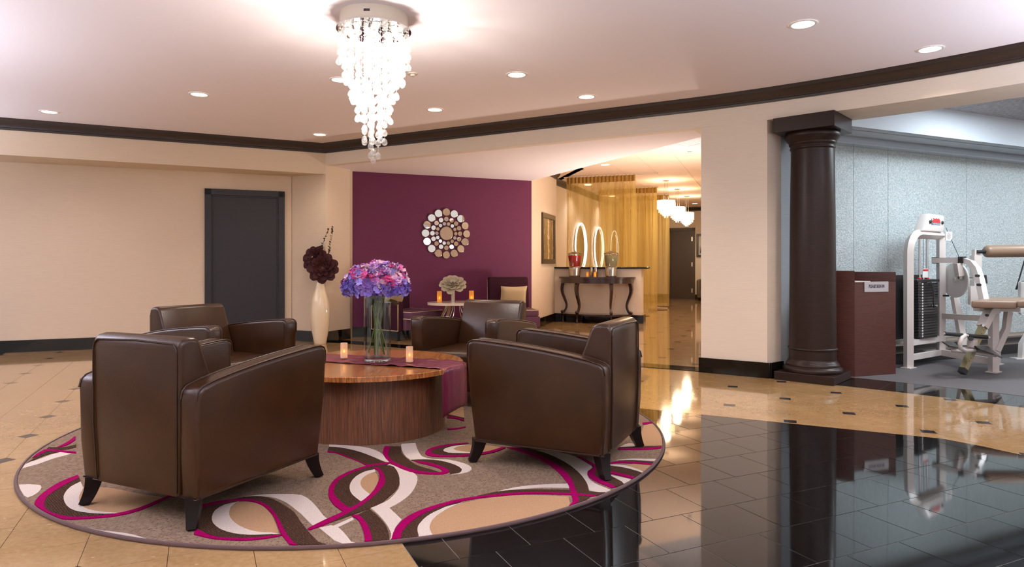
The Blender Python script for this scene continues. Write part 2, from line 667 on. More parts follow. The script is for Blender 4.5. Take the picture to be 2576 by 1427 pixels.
def shrink(poly, d):
    """move every edge of a convex polygon in by d (half of the joint)"""
    if sum(poly[i].x * poly[(i + 1) % len(poly)].y - poly[(i + 1) % len(poly)].x * poly[i].y for i in range(len(poly))) < 0:
        poly = poly[::-1]
    src = list(poly)
    for i, a in enumerate(src):
        b = src[(i + 1) % len(src)]
        t = (b - a)
        if t.length < 1e-5:
            continue
        n = Vector((-t.y, t.x)).normalized() * d
        poly = clip(poly, a + n, b + n)
        if len(poly) < 3:
            return []
    return poly if area(poly) > 1e-4 else []


BLACK = [Vector(p) for p in ((-.447, 2.72), (-.1, 1.9), (1.2, -1.2), (4.2, 1.0), (3.74, 2.2), (3.30, 3.4), (3.046, 3.973), (2.94, 4.17), (2.80, 4.363),
                             (1.038, 5.253), (.2, 5.68), (-.9, 4.55))]
BLACK[0:3] = [BLACK[0], BLACK[0] - U * 1.2, BLACK[0] - U * 1.95]
LOBBY = [Vector((-14, -1.5)), Vector((7.2, -1.5)), Vector((6.3, 1.0))] + list(reversed(FRONT)) + [Vector((-3.286, 9.947)), Vector((-14, 5.29))]
S_IN, S_OUT = offset_line(FRONT[:2], .05), offset_line(FRONT[:2], .33)
HALL = [S_OUT[0] - HD * 1.2, S_OUT[1] + HD * 3, Vector((14, 24)), Vector((-5, 24))]
STRIP = [S_IN[0] - HD * .05, S_IN[1] + HD * .35, S_OUT[1] + HD * .35, S_OUT[0] - HD * .05]
LEFT_BLACK_A = -10.95


def px_of(p):
    return (CX + FP * p.x / p.y, HY + CAMH * FP / p.y) if p.y > .3 else (9e9, 9e9)


def seen(p, m=1200):
    x, y = px_of(p)
    return -m < x < 2576 + m and y < 1427 + m


pieces = {'beige': [], 'black': [], 'accent': []}
RUGC = Vector((-.977, 4.638))
CH = .0606                                          # half diagonal of an accent stone
PUR0, PURV = Vector((-2.499, 10.38)), V


def put(kind, poly, joint=.0011):
    q = shrink(poly, joint)
    if q:
        pieces[kind].append(q)


def place_kinds(poly, kind):
    c = sum(poly, Vector((0, 0))) / len(poly)
    if (c - RUGC).length < 1.80 or not seen(c):
        return
    a = (c - ORG).dot(LV) / S
    # lounge
    for q in ([inter(poly, LOBBY)] if inter(poly, LOBBY) else []):
        if a < LEFT_BLACK_A:
            put('black' if kind == 'beige' else kind, q)
            continue
        if kind == 'beige':
            for r in minus(q, BLACK):
                put('beige', r)
        else:
            deep = min(((b2 - a2).x * (c - a2).y - (b2 - a2).y * (c - a2).x) / (b2 - a2).length for a2, b2 in zip(BLACK, BLACK[1:] + BLACK[:1]))
            if deep < .05:
                put(kind, q)
    q = inter(poly, HALL)
    if q and c.y < 22.5 and (c - PUR0).dot(U) < (0.02 if c.x < .34 else 99) and (c.x < .34 or px_of(c)[0] > 1330) and px_of(c)[0] < 1860 and not (c.x > 2.0 and c.y < 7.3):
        put(kind, q)


for ia in range(-32, 36):
    for ib in range(-20, 56):
        o = ORG + LV * (ia * S / 2) + LU * (ib * S / 2)
        h = S / 2
        sq = [o, o + LV * h, o + LV * h + LU * h, o + LU * h]
        if not seen(sq[0], 1400):
            continue
        # one corner of every tile is cut for an accent stone
        if ia % 2 == 0 and ib % 2 == 0:
            t = [o + LV * CH, sq[1], sq[2], sq[3], o + LU * CH]
        elif ia % 2 and ib % 2 == 0:
            p = sq[1]; t = [sq[0], p - LV * CH, p + LU * CH, sq[2], sq[3]]
        elif ia % 2 and ib % 2:
            p = sq[2]; t = [sq[0], sq[1], p - LU * CH, p - LV * CH, sq[3]]
        else:
            p = sq[3]; t = [sq[0], sq[1], sq[2], p + LV * CH, p - LU * CH]
        place_kinds(t, 'beige')
        if ia % 2 == 0 and ib % 2 == 0:
            place_kinds([o + LV * CH, o + LU * CH, o - LV * CH, o - LU * CH], 'accent')
# black stones, laid in running bond
for row in range(-26, 6):
    b0 = (.20 + row * .5) * S
    for ia in range(-30, 20):
        a0 = (ia * .5 + (.42 if row % 2 else .17)) * S
        o = ORG + LV * a0 + LU * b0
        sq = [o, o + LV * (S / 2), o + LV * (S / 2) + LU * (S / 2), o + LU * (S / 2)]
        c = (sq[0] + sq[2]) / 2
        if seen(c) and (c - RUGC).length > 1.75:
            q = inter(sq, BLACK)
            if q:
                put('black', q, .0019)
# the black border stones below the header and before the exercise room
n = int((STRIP[1] - STRIP[0]).length / .306)
for i in range(n):
    a, b = STRIP[0] + HD * (.306 * i), STRIP[0] + HD * (.306 * (i + 1))
    q = [a, b, b + HN * .28, a + HN * .28]
    if px_of(a)[0] > 800 and px_of(b)[0] < 1800:
        put('black', q)
GY_IN = arc(2.85, 5.6, 60)
acc, last = 0, None
marks = [GY_IN[0]]
for p, q in zip(GY_IN, GY_IN[1:]):
    acc += (q - p).length
    if acc > .245:
        marks.append(q)
        acc = 0
for p, q in zip(marks, marks[1:]):
    nrm = lambda w: (w - ARC_C).normalized()
    put('black', [p, q, q + nrm(q) * .56, p + nrm(p) * .56])


def tile_mesh(mb, q, tilt):
    c = sum(q, Vector((0, 0))) / len(q)
    n = len(q)
    def z(p):
        return (p - c).dot(tilt)
    v = [(p.x, p.y, -.006) for p in q] + [(p.x, p.y, z(p)) for p in q]
    mb.add(v, [tuple(range(n, 2 * n))] + [(i, (i + 1) % n, n + (i + 1) % n, n + i) for i in range(n)])


def size_in_view(q):
    c = sum(q, Vector((0, 0))) / len(q)
    x, y = px_of(c)
    hid = (210 < x < 820 and y < 1240) or (1170 < x < 1600 and y < 1130 and y > 830)
    inside = -20 < x < 2600 and y < 1447
    return (area(q) / max(c.y, .5) ** 3) * (.05 if hid else 1) * (1 if inside else .02)


for kind, name in (('beige', 'beige_tile'), ('black', 'black_tile'), ('accent', 'accent_tile')):
    lst = sorted(pieces[kind], key=size_in_view, reverse=True)
    rest = MB()
    for i, q in enumerate(lst):
        t = .0016 if kind == 'black' else .0007
        tilt = Vector((rnd.uniform(-t, t), rnd.uniform(-t, t)))
        if i < 298:
            mb = MB()
            tile_mesh(mb, q, tilt)
            mb.build(name, kind, floor)
        else:
            tile_mesh(rest, q, tilt)
    if rest.v:
        rest.build('small_' + name, kind, floor, kind='stuff')
# pale joint bed below the black stones
MB().prism([xy(p) for p in BLACK], -.0058, -.0018).build('joint_bed', 'groutg', floor)
nrm = [(p - ARC_C).normalized() for p in GY_IN]
bed = [p for p in GY_IN] + [p + n_ * .57 for p, n_ in reversed(list(zip(GY_IN, nrm)))]
MB().prism([xy(p) for p in bed], -.0058, -.0018).build('joint_bed', 'groutg', floor)
rub = [p + n_ * .565 for p, n_ in zip(GY_IN, nrm)] + [Vector((9.5, 4.5)), Vector((12, 11)), Vector((9, 10.2)), Vector((2.6, 7.6)), Vector((2.45, 6.95)), Vector((2.7, 6.6))]
struct(MB().prism([xy(p) for p in rub], -.0055, .0015).build('floor_gym', 'rubber'))

# ---------------------------------------------------------------- ceilings
def sheet(name, m, pts, z, t=.04):
    return struct(MB().prism([xy(Vector(p)) for p in pts], z, z + t).build(name, m))


back = offset_line(FRONT, .12)
sheet('ceiling', 'ceil', [(-14, -1.5), (9, -1.5), (7.0, 1.0)] + [xy(p) for p in reversed(back)] + [(-3.4, 10.2), (-14, 5.6)], CEIL)
ALC_END = Vector((.3376, 11.575))                  # corner of the purple wall and the passage
hb = offset_line(FRONT, .10)
_d = hb[0] - ALC_END
EDGE_DN = ALC_END + U * (((_d.x) * HD.y - (_d.y) * HD.x) / (U.x * HD.y - U.y * HD.x))
sheet('ceiling_alcove', 'ceil', [xy(hb[0] - HD * .3), xy(EDGE_DN + HD * .004), xy(ALC_END), xy(ALC_END + U * .35), xy(ALC_END - V * 3.6 + U * .35), (-3.4, 10.3)], HEAD)
hall_pts = [xy(EDGE_DN + V * .02), xy(hb[1] + HD * .35), (3.3, 8.2), (8.6, 21.5), (8.0, 26), (-1, 26), (-.6, 13), xy(ALC_END + U * .3)]
sheet('ceiling_hall', 'hallceil', hall_pts, HALLC)
# the step between the two ceilings
e0, e1 = ALC_END + U * .3, EDGE_DN + U * .02
slab('wall_ceiling_step', 'wall', [xy(e0), xy(e1), xy(e1 - V * .05), xy(e0 - V * .05)], HEAD + .002, HALLC)
sheet('ceiling_gym', 'grout', [xy(p) for p in offset_line(FRONT[1:], .45)] + [(9.5, 4.4), (12, 12), (8, 11), (2.4, 8.2)], GYMC + .012)
# acoustic tiles of the exercise room, on the stone grid
gy = bpy.data.objects['ceiling_gym']
base = Vector((4.08, 6.46))
GCUT = [Vector((-14, -1.5)), Vector((7.6, -1.5)), Vector((6.72, 1.0))] + list(reversed(offset_line(FRONT, .45)))
for i in range(-4, 7):
    for j in range(-5, 6):
        o = base + V * (i * 1.22) + U * (j * .61)
        q = [o, o + V * 1.22, o + V * 1.22 + U * .61, o + U * .61]
        c = (q[0] + q[2]) / 2
        if c.y > 3.5 and seen(c, 700) and (c - ARC_C).length > ARC_R + .1 and c.x > 1.6:
            for q in minus(shrink(q, .004), GCUT):
                MB().prism([xy(p) for p in q], GYMC, GYMC + .01).build('ceiling_tile', 'acoustic', gy)

# hall ceiling joints: thin tiles, 0.6 m, along the hall's own axis
HA = Vector((.353, .935)).normalized()
HB = Vector((.935, -.353)).normalized()
hc = bpy.data.objects['ceiling_hall']
o0 = Vector((1.9, 9.0))
for i in range(-3, 6):
    for j in range(-2, 20):
        o = o0 + HB * (i * .61) + HA * (j * .61)
        q = [o, o + HB * .61, o + HB * .61 + HA * .61, o + HA * .61]
        c = (q[0] + q[2]) / 2
        if (c - ALC_END).dot(V) > .35 and c.y < 21 and 1380 < px_of(c)[0] < 1790 and (c - C0).dot(HN) > .6:
            MB().prism([xy(p) for p in shrink(q, .0025)], HALLC - .008, HALLC + .001).build('ceiling_tile', 'hallceil', hc)

# ---------------------------------------------------------------- walls
BW0, BWD = Vector((-6.54, 8.53)), Vector((.917, .399)).normalized()      # wall at the left, behind the soffit
BW1 = Vector((-3.286, 9.947))
bn = Vector((-BWD.y, BWD.x))
far_l = BW0 - BWD * 7
DOOR_A, DOOR_B = BW0 + BWD * 2.376, BW0 + BWD * 3.453
DH = 2.21
slab('wall_left', 'wall', [xy(far_l), xy(DOOR_A), xy(DOOR_A + bn * .15), xy(far_l + bn * .15)], 0, CEIL)
slab('wall_left_end', 'wall', [xy(DOOR_B), xy(BW1), xy(BW1 + bn * .15), xy(DOOR_B + bn * .15)], 0, CEIL)
slab('wall_left_top', 'wall', [xy(DOOR_A), xy(DOOR_B), xy(DOOR_B + bn * .15), xy(DOOR_A + bn * .15)], DH, CEIL)
# wall stub between lounge and alcove, and the soffit
PIER_E = Vector((-2.477, 10.2))
slab('wall_pier', 'wall', [xy(C0), xy(PIER_E), (-2.49, 10.7), (-3.3, 10.7), xy(BW1 + bn * .02)], 0, HEAD + .3)
SO0 = Vector((-6.116, 7.977))
sod = (C0 - SO0).normalized()
so_f = SO0 - sod * 6
slab('wall_soffit', 'wall', [xy(so_f), xy(C0), xy(BW1 + bn * .05), xy(far_l + bn * .05)], 2.445, CEIL)
# header between lounge, alcove, hall and exercise room
hd_b = offset_line(FRONT, .55)
hp = [xy(p) for p in FRONT] + [xy(p) for p in reversed(hd_b[1:])]
hdr = MB()
for i in range(len(FRONT) - 1):
    t = .12 if i == 0 else .55
    a, b = FRONT[i], FRONT[i + 1]
    if i == 0:
        n0 = HN * .12
        quad = [a, b, b + n0, a + n0]
    else:
        quad = [a, b, hd_b[i + 1], hd_b[i] if i > 1 else b * 0 + a + HN * .55]
    x = [xy(p) for p in quad]
    hdr.add([(p[0], p[1], HEAD - .005) for p in x] + [(p[0], p[1], HALLC + .06) for p in x], [(3, 2, 1, 0), (4, 5, 6, 7), (0, 1, 5, 4), (2, 3, 7, 6)] + ([(3, 0, 4, 7)] if i == 0 else []) + ([(1, 2, 6, 5)] if i == len(FRONT) - 2 else []))
struct(hdr.build('wall_header', 'wallw'))
# pillar: the white stub of wall beside the column
pa, pb = Vector((1.99, 7.03)), Vector((2.545, 6.66))
slab('wall_pillar', 'wallw', [xy(pa), xy(pb), (2.74, 6.80), (2.9, 7.2), (2.35, 7.55), (2.12, 7.2)], 0, HEAD)
# purple wall and the passage beyond
pn = U
AV = (ALC_END - PUR0).normalized()
slab('wall_alcove', 'purple', [xy(PUR0 - AV * .25), xy(ALC_END), xy(ALC_END + pn * .2), xy(PUR0 - AV * .25 + pn * .2)], 0, HEAD + .02)
W2E = Vector((.90, 13.50))
w2d = (W2E - ALC_END).normalized()
w2n = Vector((-w2d.y, w2d.x))
slab('wall_passage', 'wall', [xy(ALC_END + V * .004), xy(W2E), xy(W2E + w2n * .2), xy(ALC_END + w2n * .2)], 0, HALLC)
W3A = Vector((.46, 13.15))
W3B = W3A + HA * 9.7
slab('wall_hall_side', 'wallw', [xy(W3A), xy(W3B), xy(W3B - HB * .2), xy(W3A - HB * .2)], 0, HALLC)
# far wall of the hall with its door
fw = Vector((5.10, 21.76)) - HB * .02
fdA, fdB = fw, fw + HB * .86
FDH = 2.30
slab('wall_hall', 'wallw', [xy(fw - HB * 3.2), xy(fdA), xy(fdA + HA * .15), xy(fw - HB * 3.2 + HA * .15)], 0, HALLC)
slab('wall_hall_end', 'wallw', [xy(fdB), xy(fw + HB * 3.6), xy(fw + HB * 3.6 + HA * .15), xy(fdB + HA * .15)], 0, HALLC)
slab('wall_hall_top', 'wallw', [xy(fdA), xy(fdB), xy(fdB + HA * .15), xy(fdA + HA * .15)], FDH, HALLC)
slab('wall_hall_far_side', 'wallw', [(2.35, 7.55), (2.55, 7.55), (9.0, 21.6), (8.7, 21.6)], 0, HALLC)

# exercise room: bulkhead, glass, ledge
GL0 = Vector((4.547, 7.9))
def gl(t, back_=0.0):
    return GL0 + V * t + U * back_
slab('wall_gym_bulkhead', 'gymwall', [xy(gl(-1.9, -.55)), xy(gl(6, -.55)), xy(gl(6, -.42)), xy(gl(-1.9, -.42))], 2.545, GYMC + .02)
slab('wall_gym_soffit', 'gymwall', [xy(gl(-1.9, -.43)), xy(gl(6, -.43)), xy(gl(6, -.10)), xy(gl(-1.9, -.10))], 2.545, 2.60)
slab('wall_gym_fascia', 'galv', [xy(gl(-1.9, -.15)), xy(gl(6, -.15)), xy(gl(6, .1)), xy(gl(-1.9, .1))], 2.47, 2.60)
slab('trim_gym_track', 'galv', [xy(gl(-1.9, -.17)), xy(gl(6, -.17)), xy(gl(6, -.1)), xy(gl(-1.9, -.1))], 2.475, 2.51)
slab('wall_gym_back', 'gymwall', [xy(gl(-1.9, .12)), xy(gl(6, .12)), xy(gl(6, .2)), xy(gl(-1.9, .2))], 0, 2.6)
slab('wall_gym_side', 'gymwall', [xy(gl(-1.9, .2)), xy(gl(-1.75, .2)), (2.95, 6.95), (2.75, 6.85)], 0, GYMC)
glass = struct(bpy.data.objects.new('window_1', None))
COL.objects.link(glass)
glass.location = GL0.to_3d()
edges = [-1.9, -.72]
for xpx in (2234, 2431, 2640, 2880, 3200):
    # joints of the glass as surveyed
    k_ = (xpx - CX) / FP
    edges.append((k_ * GL0.y - GL0.x) / (V.x - k_ * V.y))
edges = sorted(e for e in edges if e > -1.95)
for a, b in zip(edges, edges[1:]):
    p = [gl(a + .003, 0), gl(b - .003, 0), gl(b - .003, .02), gl(a + .003, .02)]
    MB().prism([xy(q) for q in p], .235, 2.52).build('glass_pane', 'gymglass', glass, world=True)
led = thing('wall_ledge', 'dark low ledge with chrome rails running below the rippled glass wall', 'ledge', (gl(0).x, gl(0).y, 0))
for z0, z1, d0, m_ in ((.0, .12, -.22, 'blackplate'), (.12, .135, -.20, 'steel'), (.135, .19, -.14, 'blackplate'), (.19, .21, -.14, 'steel'), (.21, .235, -.05, 'steel')):
    MB().prism([xy(gl(-1.2, d0)), xy(gl(6, d0)), xy(gl(6, .02)), xy(gl(-1.2, .02))], z0, z1).build('rail', m_, led, world=True)

# ---------------------------------------------------------------- doors
def door(name, a, b, n, h, m_, fr, hinge_px=False, frame_w=.085):
    d = (b - a).normalized()
    o = bpy.data.objects.new(name, None)
    COL.objects.link(o)
    o.location = ((a + b) / 2).to_3d()
    o['kind'] = 'structure'
    for s0, s1 in ((a, a + d * frame_w), (b - d * frame_w, b)):
        MB().prism([xy(s0 - n * .03), xy(s1 - n * .03), xy(s1 + n * .1), xy(s0 + n * .1)], 0, h).build('door_frame', fr, o, world=True)
    MB().prism([xy(a - n * .03), xy(b - n * .03), xy(b + n * .1), xy(a + n * .1)], h - frame_w, h).build('door_frame', fr, o, world=True)
    for s0, s1, z0, z1 in ((a + d * frame_w, a + d * (frame_w + .02), 0, h - frame_w), (b - d * (frame_w + .02), b - d * frame_w, 0, h - frame_w), (a + d * frame_w, b - d * frame_w, h - frame_w - .02, h - frame_w)):
        MB().prism([xy(s0 + n * .0), xy(s1 + n * .0), xy(s1 + n * .06), xy(s0 + n * .06)], z0, z1).build('door_stop', fr, o, world=True)
    MB().prism([xy(a + d * (frame_w + .02) + n * .02), xy(b - d * (frame_w + .02) + n * .02), xy(b - d * (frame_w + .02) + n * .07), xy(a + d * (frame_w + .02) + n * .07)], 0, h - frame_w - .02).build('door_leaf', m_, o, world=True)
    if hinge_px:
        for z in (.28, 1.12, 1.94):
            p = b - d * (frame_w + .01)
            MB().prism([xy(p - d * .02 - n * .035), xy(p + d * .02 - n * .035), xy(p + d * .02 + n * .01), xy(p - d * .02 + n * .01)], z - .07, z + .07).build('hinge', 'steel', o, world=True)
    return o


door('door_1', DOOR_A, DOOR_B, bn, DH, 'door', 'door')
door('door_2', fdA, fdB, HA, FDH, 'door2', 'door2', True)

# ---------------------------------------------------------------- baseboards
def baseboard(name, pts, d, h=.155, start=0, m_='granite'):
    """a skirting that stands d before the wall line pts (d to the right of travel)"""
    off = offset_line(pts, -d)
    for i in range(len(pts) - 1):
        slab(name, m_, [xy(pts[i]), xy(off[i]), xy(off[i + 1]), xy(pts[i + 1])], 0, h)


baseboard('baseboard_left', [far_l, DOOR_A], .015)
baseboard('baseboard_left', [DOOR_B, BW1], .015)
baseboard('baseboard_pier', [BW1, C0], .015)
baseboard('baseboard_pier', [C0 + (BW1 - C0).normalized() * -.012, PIER_E], .015)
baseboard('baseboard_alcove', [PUR0, ALC_END], .015)
baseboard('baseboard_passage', [ALC_END, Vector((.834, 13.30))], .02)
baseboard('baseboard_pillar', [pa - (pb - pa).normalized() * .02, pb + (pb - pa).normalized() * .02], .02)
baseboard('baseboard_pillar', [pb + Vector((.02, -.01)), Vector((2.745, 6.79))], .02)
baseboard('baseboard_hall', [fw - HB * 3.1, fdA], .02)
baseboard('baseboard_hall', [fdB, fw + HB * 3.2], .02)

# ---------------------------------------------------------------- crown mouldings
CROWN = [(.0, 2.745), (.012, 2.745), (.018, 2.768), (.030, 2.772), (.034, 2.785), (.055, 2.806), (.080, 2.832), (.098, 2.842), (.104, 2.858), (.112, 2.873), (.0, 2.873)]


def crown(name, pts, prof, m_='crown', side=-1):
    """moulding profile (out from the wall, height) swept along a wall line, mitred"""
    mb = MB()
    n = len(prof)
    for i, p in enumerate(pts):
        ds = []
        if i > 0:
            ds.append((p - pts[i - 1]).normalized())
        if i < len(pts) - 1:
            ds.append((pts[i + 1] - p).normalized())
        ns = [Vector((-t.y, t.x)) * side for t in ds]
        nn = sum(ns, Vector((0, 0))).normalized()
        k_ = 1 / max(.3, nn.dot(ns[0]))
        for u, z in prof:
            q = p + nn * (u * k_)
            mb.v.append((q.x, q.y, z))
    for i in range(len(pts) - 1):
        for j in range(n):
            j2 = (j + 1) % n
            mb.f.append((i * n + j, i * n + j2, (i + 1) * n + j2, (i + 1) * n + j))
    mb.f += [tuple(range(n)), tuple((len(pts) - 1) * n + j for j in range(n))]
    return struct(mb.build(name, m_, smooth=40))


crown('trim_1', [so_f, C0] + FRONT[1:], CROWN)
CR2 = [(0, 2.84), (.015, 2.84), (.02, 2.87), (.05, 2.90), (.075, 2.93), (.08, 2.97), (0, 2.97)]
crown('trim_2', [ALC_END + (w2d * .0) + V * .006, W2E], CR2)
crown('trim_3', [W3A, W3B], CR2)
crown('trim_4', [fw - HB * 3.2, fw + HB * 3.5], CR2)
